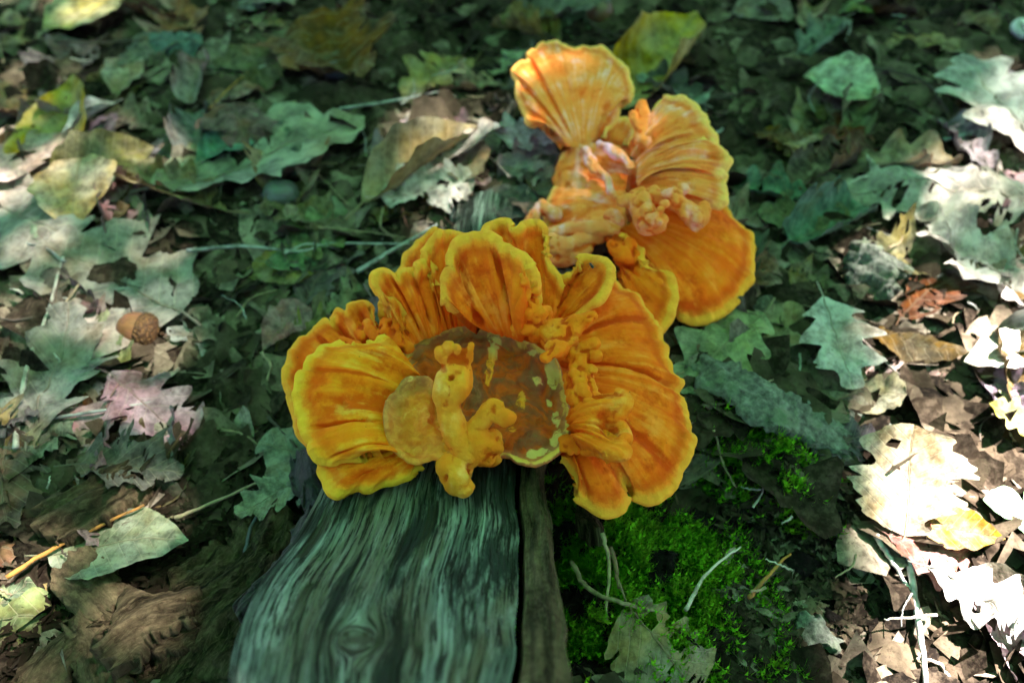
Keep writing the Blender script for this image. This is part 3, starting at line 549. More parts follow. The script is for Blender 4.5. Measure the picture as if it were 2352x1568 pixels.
blob('fungus_fold', [[(790, 960, .05, 40), (720, 930, .05, 30), (680, 980, .048, 32), (640, 1020, .046, 24)], [(735, 930, .052, 22), (730, 890, .056, 12)], [(700, 1040, .048, 30), (640, 1060, .046, 20)]], rr, FP, B, seed=57, wr=(.0014, 130), label='ragged flap at the foot of the stem')
blob('fungus_finger', [[(1240, 580, .094, 44), (1230, 520, .1, 36), (1245, 450, .106, 36), (1238, 405, .11, 32)], [(1220, 530, .1, 28), (1200, 470, .106, 22), (1190, 445, .108, 18)]], rr, FR, B, seed=54, label='forked finger of the rear clump')
blob('fungus_knob', [[(x, y, z, r)] for x, y, z, r in ((1230, 920, .098, 60), (1260, 960, .1, 56), (1300, 1010, .096, 56), (1250, 1010, .094, 50), (1340, 990, .098, 36), (1300, 985, .106, 40), (1225, 870, .096, 50), (1355, 905, .108, 26), (1330, 940, .11, 24), (1370, 855, .108, 28), (1400, 840, .108, 26), (1430, 860, .106, 30), (1450, 830, .106, 26), (1410, 890, .104, 40), (1300, 860, .1, 40), (1340, 870, .1, 36))]
     + [[(1430, 900, .102, 42), (1490, 950, .098, 46), (1530, 990, .094, 44), (1550, 930, .096, 26)], [(1200, 890, .096, 34), (1150, 893, .096, 28), (1130, 896, .096, 22)], [(1500, 1000, .092, 34), (1510, 1025, .09, 22)]], rr, FR, B, seed=55, wr=(.0018, 140))
blob('fungus_knob', [[(1080, 1110, .085, 26), (1120, 1160, .082, 32), (1180, 1190, .078, 34)], [(1180, 1110, .084, 18), (1195, 1160, .08, 26)], [(1250, 1250, .074, 40), (1330, 1310, .07, 40)]], rr, FO, B, seed=56, wr=(.0025, 120))
# ------------------------------------------------------------------ unseen tree added overhead: leaf gaps laid out to cast the sun flecks
Z0 = .03
def foot(p): return p[:2]-SUN[:2]*(p[2]-Z0)/SUN[2]
FLECK = []
for (px, py, rx, ry, z, s) in [       # how much of the sun comes through, place by place
    (2420, 1400, 390, 340, .02, 1), (2330, 1090, 220, 210, .02, .9), (2075, 1120, 140, 160, .02, .7), (2500, 900, 300, 300, .02, .8), (2250, 830, 260, 170, .02, .5), (2230, 600, 310, 220, .02, .30), (2070, 1500, 170, 190, .02, .5), (2000, 1330, 120, 150, .02, .25),
    (2330, 290, 160, 200, .02, .13), (2040, 740, 160, 150, .02, .30), (1970, 870, 140, 110, .02, .28), (2520, 500, 200, 300, .02, .3),
    (1010, 310, 150, 140, .02, .26), (980, 430, 190, 110, .02, .24), (1140, 180, 110, 90, .02, .06), (1120, 490, 100, 60, .03, .15),
    (1310, 200, 200, 150, .088, .032), (1530, 270, 120, 75, .10, .022), (1320, 480, 100, 110, .055, .035), (1330, 570, 100, 50, .062, .06), (1440, 400, 60, 80, .075, .03),
    (20, 330, 180, 210, .02, .09), (40, 650, 270, 210, .02, .10), (130, 870, 260, 160, .02, .09), (20, 60, 150, 110, .02, .04), (190, 480, 150, 80, .03, .13), (30, 1110, 150, 110, .02, .03), (330, 640, 130, 90, .02, .035), (-150, 500, 250, 600, .02, .09), (80, 560, 400, 640, .02, .05)]:
    c0 = foot(P(px, py, z)); cx = foot(P(px+rx, py, z))-c0; cy = foot(P(px, py-ry, z))-c0
    FLECK.append((c0, np.linalg.inv(np.stack([cx, cy], 1)), s))
def fleck(q):
    m = np.zeros(len(q))
    for c0, Mi, s in FLECK:
        d = (q-c0)@Mi.T; r = np.hypot(d[:, 0], d[:, 1]); m = np.maximum(m, s*sstep(1.15, .9, r))
    d = np.hypot((q[:, 0])/.95, (q[:, 1]-.5)/.75)
    amb = .9*sstep(.12, .3, fbm(q[:, 0]*1.7, q[:, 1]*1.7, 0, 71, 2))
    return np.where(d > 1, amb*sstep(1, 1.3, d)+m*(1-sstep(1, 1.3, d)), m)
lf = NT('living_leaf'); lf.t.nodes.remove(lf.b)
dif = lf.n('ShaderNodeBsdfDiffuse'); tr = lf.n('ShaderNodeBsdfTranslucent'); mx = lf.n('ShaderNodeMixShader')
cl = lf.noise(lf.coord(), 3, 2)
lf.put(dif, 0, lf.ramp(cl, [(.35, (.022, .085, .030)), (.65, (.045, .13, .038))])); lf.put(tr, 0, lf.ramp(cl, [(.35, (.085, .42, .17)), (.65, (.145, .52, .19))]))  # strong green transmission so the added crown tints the shade below
mx.inputs[0].default_value = .62; lf.l(dif, mx, 1); lf.l(tr, mx, 2); lf.l(mx, lf.out); LIVE = lf.m
def canopy(n, lo, hi, size):
    q = np.stack([rng.uniform(-7.5, 5.5, n), rng.uniform(-6.5, 5.5, n)], 1)
    q = np.vstack([q, np.stack([rng.uniform(-1.3, 1.3, n//22), rng.uniform(-.7, 1.7, n//22)], 1)]); n = len(q)
    near = np.hypot(q[:, 0]/1.3, (q[:, 1]-.5)/1.2) < 1
    q = q[(rng.random(n) < .62) | near]; m = fleck(q)
    q = q[rng.random(len(q)) > np.where(np.hypot(q[:, 0]/1.1, (q[:, 1]-.5)/.95) < 1, m*60, m**.55)]
    return leaves(q, lo, hi, size)
def leaves(q, lo, hi, size):
    n = len(q); h = rng.uniform(lo, hi, n); c = np.concatenate([q+SUN[:2]*((h-Z0)/SUN[2])[:, None], h[:, None]], 1)
    th = rng.uniform(0, 2*math.pi, n); t = np.stack([np.cos(th), np.sin(th), rng.uniform(-.5, .3, n)], 1); t /= np.linalg.norm(t, axis=1)[:, None]
    up = np.stack([rng.normal(0, .35, n), rng.normal(0, .35, n), np.ones(n)], 1)+.4*SUN; s = np.cross(up, t); s /= np.linalg.norm(s, axis=1)[:, None]
    L = size*rng.uniform(.7, 1.25, n)[:, None]; w = L*.34
    k = np.cross(t, s)*L*.08
    v = np.stack([c-t*L*.5, c-t*L*.12+s*w, c+t*L*.22+s*w*.8, c+t*L*.5-k, c+t*L*.22-s*w*.8, c-t*L*.12-s*w], 1).reshape(-1, 3)
    b = np.arange(n)[:, None]*6
    f = np.concatenate([b+np.array([[0, 1, 2, 3]]), b+np.array([[0, 3, 4, 5]])], 0)
    return v, f
tree = empty('added_shade_tree', (4.6, 4.4, 0)); tag(tree, 'unseen added tree with crown gaps shaped to cast the sun flecks', 'tree')  # added out of view to shape the sunlight on the ground
tb = NT('tree_bark'); nb = tb.noise(tb.scale(tb.coord(), (30, 30, 6)), 1, 5); TB = tb.fin(tb.ramp(nb, [(.35, (.03, .024, .018)), (.65, (.13, .105, .08))]), .9, tb.bump(nb, 1, .03))
v, f = canopy(110000, 4.3, 6.4, .125)
q2 = np.stack([rng.uniform(-1.1, 1.1, 60000), rng.uniform(-.45, 1.45, 60000)], 1); m2 = fleck(q2); od = -np.log(np.clip(m2, .012, 1))      # sprays of small leaves thin out the sun in the flecks
q2 = q2[(rng.random(60000) < od*np.where(m2 < .012, .15, .092)) & (np.hypot(q2[:, 0]/1.1, (q2[:, 1]-.5)/.95) < 1)]; v2, f2 = leaves(q2, 4.3, 5.6, .045)
f = np.vstack([f, f2+len(v)]); v = np.vstack([v, v2])
adopt(mesh('crown', v, f, LIVE, smooth=False), tree)
pt = resample([(4.6, 4.4, -.1), (4.62, 4.35, .8), (4.5, 4.2, 2.2), (4.3, 3.9, 3.6), (4.4, 3.6, 4.9), (4.6, 3.4, 6.2)], 40)
v, f = tube(pt, np.interp(np.linspace(0, 1, 40), [0, .08, .5, 1], [.30, .2, .15, .05]), 16, .12, 3); adopt(mesh('trunk', v, f, TB), tree)
for e in ((.0, 5.2, 5.8), (6.6, 5.2, 6.0), (2.5, 5.0, 5.7), (7.2, 2.8, 5.6), (3.2, 6.6, 5.8)):
    st_ = np.array([4.36, 3.85, 3.2+1.2*random.random()]); pt = resample([st_, st_*.5+np.array(e)*.5+np.array([0, 0, .5]), e], 24)
    v, f = tube(pt, np.linspace(.08, .012, 24), 8, .1, 4); adopt(mesh('limb', v, f, TB), tree)

dk = NT('dark_screen_leaf'); DARKLEAF = dk.fin(dk.ramp(dk.noise(dk.coord(), 3, 2), [(.35, (.012, .030, .010)), (.65, (.025, .055, .018))]), .8, None, .05)  # kept dark so the added trees throw back little side light
# unseen trees added all round to block low sky light
for i in range(11):
    az = i*2*math.pi/11+.2; R0 = 5.6; near_sun = abs((az-SUN_AZ+math.pi) % (2*math.pi)-math.pi) < .8; zt = 3.9 if near_sun else 7.0
    n = 3200; a = az+rng.normal(0, .20, n); rad_ = R0+rng.normal(0, .55, n); z = rng.uniform(.35, zt, n)
    c = np.stack([rad_*np.cos(a), rad_*np.sin(a)+.4, z], 1); th = rng.uniform(0, 2*math.pi, n)
    t = np.stack([np.cos(th), np.sin(th), rng.uniform(-.8, .3, n)], 1); t /= np.linalg.norm(t, axis=1)[:, None]; s = np.cross(rng.normal(0, .5, (n, 3))+[0, 0, 1], t); s /= np.linalg.norm(s, axis=1)[:, None]
    L = .18*rng.uniform(.7, 1.3, n)[:, None]; w = L*.34
    v = np.stack([c-t*L*.5, c-t*L*.1+s*w, c+t*L*.5, c-t*L*.1-s*w], 1).reshape(-1, 3)
    e0 = empty('added_screen_tree', (R0*math.cos(az), R0*math.sin(az)+.4, 0)); tag(e0, 'unseen leafy tree added to block low sky light', 'tree', 'added trees blocking low sky light')
    adopt(mesh('crown', v, np.arange(4*n).reshape(-1, 4), DARKLEAF, smooth=False), e0)
    v, f = tube([(e0.location[0], e0.location[1], -.1), (e0.location[0]+.1, e0.location[1], zt*.5), (e0.location[0], e0.location[1]+.1, zt)], [.07, .05, .012], 10, .1, i); adopt(mesh('trunk', v, f, TB), e0)
# ------------------------------------------------------------------ dead leaves
def leaf_mat(name):
    m = NT(name); uv = m.coord('UV'); c = m.coord(); oi = m.n('ShaderNodeObjectInfo'); base = oi.outputs['Color']; rnd = oi.outputs['Random']
    off = m.n('ShaderNodeVectorMath', operation='ADD'); m.put(off, 0, c); m.l(m.math('MULTIPLY', rnd, 31.), off, 1)
    cc = off.outputs[0]
    n1 = m.noise(cc, 7, 6, .68); n2 = m.noise(cc, 22, 6, .72); n3 = m.noise(cc, 2.6, 3)
    hs = m.n('ShaderNodeHueSaturation'); m.put(hs, 'Color', base); m.put(hs, 'Value', m.mr(n1, .30, .70, .35, 1.4)); m.put(hs, 'Saturation', m.mr(n3, .3, .7, .7, 1.25))
    col = hs.outputs[0]
    col = m.mix(m.mr(n2, .56, .70, 0, .62), col, (.055, .036, .022)); col = m.mix(m.mr(n2, .42, .28, 0, .35), col, m.mix(.5, col, (.60, .53, .45)))
    col = m.mix(m.mr(n3, .52, .68, 0, .45), col, m.mix(.5, col, (.20, .10, .035)))
    sep = m.n('ShaderNodeSeparateXYZ'); m.put(sep, 0, uv)
    sv = m.math('ABSOLUTE', sep.outputs[1])
    fr_ = m.math('FRACT', m.math('MULTIPLY', m.math('SUBTRACT', sep.outputs[0], m.math('MULTIPLY', sv, .22)), 9.0))
    dl = m.math('ABSOLUTE', m.math('SUBTRACT', fr_, .5)); vein = m.mr(dl, .07, .02)
    vein = m.math('MAXIMUM', vein, m.mr(sv, .05, .015))
    col = m.mix(m.math('MULTIPLY', vein, .30), col, m.mix(.5, col, (.55, .45, .32)))
    fine = m.voro(m.scale(uv, (60, 22, 1)), 1, 'DISTANCE_TO_EDGE')
    nr = m.bump(vein, .5, .0012, m.bump(n2, .45, .0012, m.bump(m.mr(fine, 0, .12), .25, .0004)))
    m.fin(col, .8, nr, .06)
    tr = m.n('ShaderNodeBsdfTranslucent'); m.put(tr, 0, col); mx = m.n('ShaderNodeMixShader'); mx.inputs[0].default_value = .10
    m.l(m.b, mx, 1); m.l(tr, mx, 2); m.l(mx, m.out); return m.m
LEAF = leaf_mat('dead_leaf')
sm = NT('leaf_stalk'); STALK = sm.fin(sm.mix(sm.mr(sm.noise(sm.coord(), 60), .35, .65, .1, .5), sm.n('ShaderNodeObjectInfo').outputs['Color'], (.16, .09, .04)), .7)
def halfw(kind, t, sd, side):
    e = np.sin(math.pi*np.clip(t, 0, 1)**.85)
    if kind == 'oak':       # rounded lobes
        k = .5+.5*np.cos(2*math.pi*(t*(3.4+.25*(sd % 5))+.35+.21*side+.10*np.sin(t*7+sd))); w = .33*np.maximum(e, 0)**.75*(.50+.50*k**.7)*(.75+.5*t)
    elif kind == 'red':     # pointed lobes
        ph = np.mod(t*3.6+.15+.07*side, 1); k = np.where(ph < .72, (ph/.72)**1.6, (1-ph)/.28); w = .40*np.maximum(e, 0)**.7*(.46+.54*k)
        w = w*(1+.16*vn(t*26, sd, 0, 4))
    elif kind == 'beech': w = .29*np.maximum(e, 0)**.9*(1+.02*np.abs(np.sin(t*40)))
    else: w = .36*np.maximum(e, 0)**.6*(1+.55*vn(t*7, sd*3+side*9, 0, 8)+.25*vn(t*22, sd+side*5, 0, 9))
    w = w*(1+.10*vn(t*9, sd*1.7+side*4, 0, 11)); return np.maximum(w, .004)
def leaf_geo(kind, sd, fold=.15, curl=0., roll=0., crump=.05, holes=0., nt=None, nw=9):
    """unit leaf: base at the origin, tip at x = 1"""
    nt = nt or {'oak': 46, 'red': 54, 'beech': 26, 'torn': 30}[kind]
    t = np.linspace(0, 1, nt); s = np.linspace(-1, 1, nw)
    w = np.stack([halfw(kind, t, sd, 0 if q < 0 else 1) for q in s], 1); y = s[None]*w; x = np.broadcast_to(t[:, None], y.shape)+{'oak': .22, 'red': .38, 'beech': .0, 'torn': .1}[kind]*np.abs(y)
    mid = .03*np.sin(t*3+sd)[:, None]*t[:, None]; 
    def zf(x, y):
        return fold*np.abs(y)+curl*(x-.45)**2-.18*curl+crump*fbm(x*3.2+sd*5, y*3.2, 0, sd+60, 3)+.30*crump*vn(x*11, y*11, sd, 61)+.12*crump*vn(x*27, y*27, sd, 63)
    z = zf(x, y); yy = y+mid
    if roll:                     # edges roll up towards each other
        k = roll*3.2; a = y*k; yy = mid+np.sin(a)/k; z = z+(1-np.cos(a))/k
    V = np.stack([x, yy, z], -1).reshape(-1, 3); f = grid_faces(nt, nw)
    if holes:
        c = V[f].mean(1); hn = vn(c[:, 0]*9+sd, c[:, 1]*9, 0, 77)+.5*vn(c[:, 0]*25, c[:, 1]*25, sd, 78); f = f[hn < 1-holes]
    uv = np.stack([np.broadcast_to(t[:, None], y.shape), y/.3], -1).reshape(-1, 2)
    mt = np.linspace(-.16, .96, 22); mz = zf(np.clip(mt, 0, 1), np.zeros(22))+np.where(mt < 0, mt*-.1, 0); my = np.where(mt > 0, .03*np.sin(mt*3+sd)*mt, .35*mt*np.sin(sd*2.))
    sv, sf = tube(np.stack([mt, my, mz+.002], 1), np.interp(mt, [-.16, .0, 1], [.0085, .0075, .002]), 5)
    return (V, f, uv), (sv, sf)
PROTO = {}
def leaf_proto(key, *a, **k):
    (V, f, uv), (sv, sf) = leaf_geo(*a, **k)
    o = mesh('p', V, f, LEAF, uv=uv); s_ = mesh('p', sv, sf, STALK); d = (o.data, s_.data); o.data.name = 'leaf_blade'; s_.data.name = 'leaf_midrib'
    bpy.data.objects.remove(o); bpy.data.objects.remove(s_); PROTO[key] = d; return d
def put_leaf(d, loc, xdir, up, L, color, name, label, group=None, cat='leaf'):
    o = bpy.data.objects.new(name, d[0]); COL.objects.link(o); s_ = bpy.data.objects.new('midrib', d[1]); COL.objects.link(s_); s_.parent = o; s_.color = (*[q*.75 for q in color], 1)
    x = Vector(tuple(xdir)).normalized(); z = Vector(tuple(up)); y = z.cross(x).normalized(); z = x.cross(y)
    M = Matrix((x, y, z)).transposed().to_4x4(); M.translation = Vector(tuple(map(float, loc)))
    o.matrix_world = M @ Matrix.Scale(L, 4); o.color = (*color, 1)
    return tag(o, label, cat, group)
k = 0; ADJ = {}
for kind, n in (('oak', 8), ('red', 5), ('beech', 7), ('torn', 11)):
    for i in range(n):
        k += 1; ro = random.choice([0, .6, 1.0, -.8, 1.5]); ho = random.choice([0, .22, .34]) if kind != 'beech' else 0; fo = random.uniform(-.2, .45)
        leaf_proto((kind, i), kind, k, fold=fo, curl=random.uniform(-.4, .5), roll=ro, crump=random.uniform(.07, .15), holes=ho)
        ADJ[(kind, i)] = ('curled ' if ro > .9 else 'arched ' if ro < 0 else 'folded ' if fo > .25 else 'flat ')+('holed ' if ho > .3 else '')
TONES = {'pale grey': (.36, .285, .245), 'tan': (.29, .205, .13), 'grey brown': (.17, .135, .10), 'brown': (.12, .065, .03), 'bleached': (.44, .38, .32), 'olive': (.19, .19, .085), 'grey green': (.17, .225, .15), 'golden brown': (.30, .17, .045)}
def inpoly(p, poly):
    x, y = p; r = False; n = len(poly)
    for i in range(n):
        (a, b), (c, d) = poly[i], poly[i-1]
        if (b > y) != (d > y) and x < (c-a)*(y-b)/(d-b)+a: r = not r
    return r
def pix(w):
    d = np.asarray(w, float)-CAMP; k = d@FWD; return 1176+d[0]/k/KP, 784-(d@UP)/k/KP
SOILP = [(1640, 1130), (1860, 1040), (1990, 1080), (2010, 1240), (2120, 1330), (2100, 1640), (1690, 1640)]
HOLL = [(430, 1130), (560, 1040), (700, 1000), (740, 1130), (640, 1300), (520, 1600), (-20, 1700), (60, 1430), (240, 1330)]
MOSSP = [(1250, 1080), (1500, 1150), (1620, 1000), (1660, 940), (1800, 990), (1880, 1120), (1700, 1200), (1720, 1380), (1760, 1640), (1280, 1640)]
LOGP = [(760, 1000), (1280, 1000), (1330, 1640), (500, 1640), (600, 1330)]
def zone(px, py):
    if inpoly((px, py), SOILP): return 'soil'
    if inpoly((px, py), HOLL): return 'hollow'
    if inpoly((px, py), MOSSP): return 'moss'
    if inpoly((px, py), LOGP): return 'log'
    return 'litter'
def place_name(px, py):
    if px > 2000 and py > 880: return 'on sunlit soil'
    if px > 1720 and py > 330: return 'beyond the grey bark slab'
    if px > 1600: return 'near the snail shell'
    if px > 850 and py < 560: return 'behind the dark wood chunk'
    if px > 850: return 'close under the rear fungus'
    if py < 330: return 'beyond the green nut'
    if py < 640: return 'near the green nut'
    if py < 1040: return 'around the capped acorn'
    return 'near the rotten wood'
NAME = {'oak': 'oak_leaf', 'red': 'oak_leaf', 'beech': 'beech_leaf', 'torn': 'leaf_scrap'}
WORD = {'oak': 'round lobed oak leaf', 'red': 'sharp lobed oak leaf', 'beech': 'oval beech leaf', 'torn': 'ragged leaf scrap'}
made = 0; tries = 0; lay = 0
NLEAF = 268
while made < NLEAF and tries < 6000:
    tries += 1
    px, py = random.uniform(-130, 2480), random.uniform(-90, 1640)**1.0
    if random.random() > .55+.45*(1-py/1568): continue
    zz = zone(px, py)
    if zz in ('log', 'moss') or (zz == 'soil') or (zz == 'hollow' and random.random() > .08): continue
    p = G(px, py); kind = random.choices(['oak', 'red', 'beech', 'torn'], [2.4, 1.4, 2.2, 5])[0]
    L = {'oak': .105, 'red': .11, 'beech': .085, 'torn': .08}[kind]*random.uniform(.65, 1.15)
    if zz in ('soil', 'hollow'): L *= .55
    if px < 850 and py > 520: L *= .85
    if px > 1850 and py > 850:
        L *= .7
        if random.random() < .35: continue
    tones = ['pale grey', 'tan', 'grey brown', 'brown', 'olive'] if px < 1750 else ['bleached', 'pale grey', 'tan', 'brown', 'grey brown']
    tone = random.choices(tones, [3.0, 3.4, 3.6, 2.4, 1.0] if px < 1750 else [1.6, 3, 3, 2, 2.4])[0]
    if 800 < px < 1330 and 150 < py < 560: tone = random.choice(['pale grey', 'pale grey', 'tan', 'grey brown'])  # paler leaves here put the sunlit band into the colour
    if (400 < px < 2020 and py < 720 or 380 < px < 900) and random.random() < .28 and not (820 < px < 1300 and 180 < py < 540): tone = random.choice(['grey green', 'grey green', 'olive'])  # green of the shade light put into the leaf colour here
    if zz == 'hollow': tone = random.choice(['brown', 'grey brown'])
    th = random.uniform(0, 2*math.pi); tl = .17 if kind != 'torn' else .25
    up = np.array([random.gauss(0, tl*.6), random.gauss(0, tl*.6), 1.]); up /= np.linalg.norm(up)
    xd = np.array([math.cos(th), math.sin(th), 0]); xd -= up*(xd@up); xd /= np.linalg.norm(xd)
    ctr = p[:2]; smp = [ctr+np.array([math.cos(a), math.sin(a)])*L*.35 for a in np.linspace(0, 6.28, 7)]
    z = .4*max(float(H(*q)) for q in smp)+.6*float(H(*ctr))+.004+.014*(made/NLEAF)+random.uniform(0, .006)
    loc = np.array([*ctr, z])-xd*L*.5
    if zone(*pix(loc+xd*L*.9)) in ('log',): continue
    wd = WORD[kind]; pn = place_name(px, py)
    ky = (kind, random.randrange({'oak': 8, 'red': 5, 'beech': 7, 'torn': 11}[kind])); szw = 'small ' if L < .06 else 'large ' if L > .11 else ''; tone_ = szw+ADJ[ky]+tone
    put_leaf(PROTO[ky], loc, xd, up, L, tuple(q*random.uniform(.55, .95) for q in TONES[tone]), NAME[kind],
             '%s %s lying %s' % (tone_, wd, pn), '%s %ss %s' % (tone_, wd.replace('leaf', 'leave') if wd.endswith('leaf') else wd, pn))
    made += 1
# ---- leaves one can single out
def hero(kind, b, t, color, label, dim=.78, fold=.2, curl=.1, roll=0, crump=.05, holes=0, lift=(.006, .010), bank=0., wide=1., sd=None, name=None):
    hero.n += 1; sd = sd or 200+hero.n
    d = leaf_proto(('hero', hero.n), kind, sd, fold=fold, curl=curl, roll=roll, crump=crump, holes=holes, nt=60 if kind in ('oak', 'red') else 40)
    if wide != 1:
        for me in d[:1]:
            co = np.empty(len(me.vertices)*3, np.float32); me.vertices.foreach_get('co', co); co = co.reshape(-1, 3); co[:, 1] *= wide; me.vertices.foreach_set('co', co.ravel()); me.update()
    pb, ptip = G(*b, lift[0]+.018), G(*t, lift[1]+.018); xd = ptip-pb; L = np.linalg.norm(xd); xd /= L
    y = np.cross([0, 0, 1], xd); y /= np.linalg.norm(y); z = np.cross(xd, y); up = z*math.cos(bank)+y*math.sin(bank)
    return put_leaf(d, pb, xd, up, L, tuple(q*dim for q in color), name or NAME[kind], label)
hero.n = 0
hero('beech', (110, 1275), (430, 1235), (.30, .31, .20), 'smooth olive grey leaf with a long orange stalk beside the rotten wood', fold=.1, curl=-.15, bank=.35, wide=1.25, lift=(.004, .012))
hero('beech', (95, 440), (175, 185), (.42, .29, .06), 'mustard yellow beech leaf leaning against a tan ribbed leaf', fold=.5, curl=.3, bank=.3, lift=(.004, .02))
hero('beech', (190, 360), (172, 525), (.52, .36, .20), 'tan ribbed beech leaf folded down to a point beside a mustard yellow leaf', fold=.35, curl=-.3, wide=1.35, lift=(.022, .004))
hero('beech', (110, 440), (350, 330), (.20, .17, .06), 'dark olive arched leaf over the tan ribbed leaf', fold=.5, curl=-.6, bank=-.6, lift=(.004, .012))
hero('oak', (520, 480), (265, 400), (.24, .17, .09), 'brown curled oak leaf with pale rolled lobes beside the smooth nut', fold=.3, roll=.7, bank=-.4, lift=(.003, .012))
hero('torn', (340, 440), (840, 275), (.34, .33, .24), 'large weathered grey leaf with a straight dark edge near the smooth nut', fold=.05, curl=.05, bank=.12, wide=.8, lift=(.006, .014))
hero('beech', (1420, 250), (1605, 35), (.46, .31, .05), 'golden leaf rolled into a tube behind the rear fungus', fold=.1, curl=.2, roll=2.0, wide=1.1, lift=(.004, .016))
hero('torn', (650, 95), (870, 185), (.16, .08, .03), 'dark brown crumpled leaf far behind the smooth nut', fold=.5, crump=.12, lift=(.006, .014))
hero('oak', (2430, 370), (2195, 130), (.50, .46, .41), 'bleached white oak leaf pointing towards the snail shell', fold=.15, curl=-.1, lift=(.01, .014), wide=1.1)
hero('beech', (2020, 215), (1845, 175), (.40, .46, .30), 'pale green folded leaf beyond the rear fungus', fold=.5, bank=.3, curl=-.3, wide=1.3, lift=(.016, .016))
hero('red', (2400, 455), (1930, 425), (.44, .39, .33), 'broad pale sharp lobed oak leaf beside the bluish stick', fold=.08, curl=.1, crump=.13, holes=.2, wide=.85, lift=(.014, .008))
hero('red', (2420, 720), (2110, 470), (.48, .43, .38), 'large bleached oak leaf lying over a broad pale oak leaf', fold=.12, crump=.14, holes=.2, wide=.85, lift=(.012, .014))
hero('torn', (2080, 1230), (2105, 975), (.54, .41, .28), 'bleached upright leaf with tan edges standing over dark soil', fold=.25, curl=.2, bank=.15, wide=1.15, holes=.08, lift=(.006, .03))
hero('beech', (2100, 1200), (2310, 1235), (.30, .18, .05), 'golden brown leaf half shaded under the bleached upright leaf', fold=.3, curl=.2, wide=1.0, lift=(.006, .012))
hero('oak', (2125, 1310), (2420, 1450), (.56, .52, .47), 'glaring white oak leaf with a pale stalk on sunlit soil', fold=.1, crump=.16, holes=.22, lift=(.01, .014), wide=1.05, sd=233)
hero('torn', (1440, 1385), (1640, 1640), (.30, .235, .13), 'skeletonised pale leaf full of holes lying on the moss', fold=-.25, curl=-.1, holes=.40, wide=.85, lift=(-.006, -.002), name='beech_leaf')
hero('red', (1890, 680), (1960, 890), (.54, .47, .42), 'pinkish pale oak leaf above the grey bark slab', fold=.2, curl=-.2, lift=(.012, .008))
hero('oak', (1760, 715), (1560, 890), (.30, .31, .16), 'olive oak leaf sticking out below the rear fungus', fold=.15, curl=-.2, lift=(.012, .01))
hero('torn', (1300, 305), (1130, 300), (.50, .45, .44), 'pinkish grey torn leaf beside the foot of the rear fungus', fold=.1, curl=.3, lift=(.01, .02))
hero('oak', (1010, 380), (1170, 285), (.44, .37, .32), 'pale folded oak leaf behind the dark wood chunk', fold=.5, bank=.4, lift=(.008, .02))
hero('beech', (835, 475), (1100, 285), (.36, .28, .16), 'long tan leaf curled lengthwise behind the dark wood chunk', fold=.4, roll=1.5, wide=.7, lift=(.004, .018))
hero('torn', (880, 465), (1090, 400), (.55, .47, .42), 'pale crumbling leaf with ragged teeth behind the dark wood chunk', fold=.2, crump=.14, holes=.25, lift=(.006, .014))
hero('torn', (-90, 430), (170, 540), (.34, .29, .25), 'broad flat pale grey leaf beside the tan ribbed leaf', fold=.05, wide=1.3, lift=(.006, .008))
hero('beech', (290, -30), (95, 70), (.42, .36, .16), 'yellowish leaf far behind the mustard yellow leaf', fold=.2, wide=1.3, lift=(.012, .01))
hero('torn', (60, 290), (10, 420), (.45, .30, .24), 'pinkish brown scrap beside the mustard yellow leaf', wide=1.2)
hero('beech', (265, 240), (140, 305), (.62, .60, .55), 'whitish curled strip of leaf near the mustard yellow leaf', fold=.4, roll=1.2, wide=.5, lift=(.02, .02))
hero('beech', (2400, 790), (2215, 835), (.62, .55, .46), 'white pointed leaf at the edge of the sunlit soil', fold=.3, wide=.8)
hero('oak', (2420, 1010), (2270, 930), (.42, .38, .10), 'yellow green leaf curling on the sunlit soil', fold=.4, wide=1.1)
hero('torn', (420, 720), (90, 560), (.33, .28, .235), 'wide pale grey mottled leaf above the capped acorn', fold=.04, crump=.07, wide=1.1)
hero('red', (60, 1010), (170, 700), (.31, .26, .22), 'pale weathered oak leaf beside the pale upright stem', fold=.1, crump=.08)
hero('torn', (820, 1070), (600, 1010), (.26, .27, .20), 'dim grey leaf beside the lobes of the front fungus', fold=.1)
hero('red', (700, 1090), (540, 1180), (.30, .30, .22), 'dim jagged oak leaf above the mossy hollow', fold=.15, lift=(.01, .012))
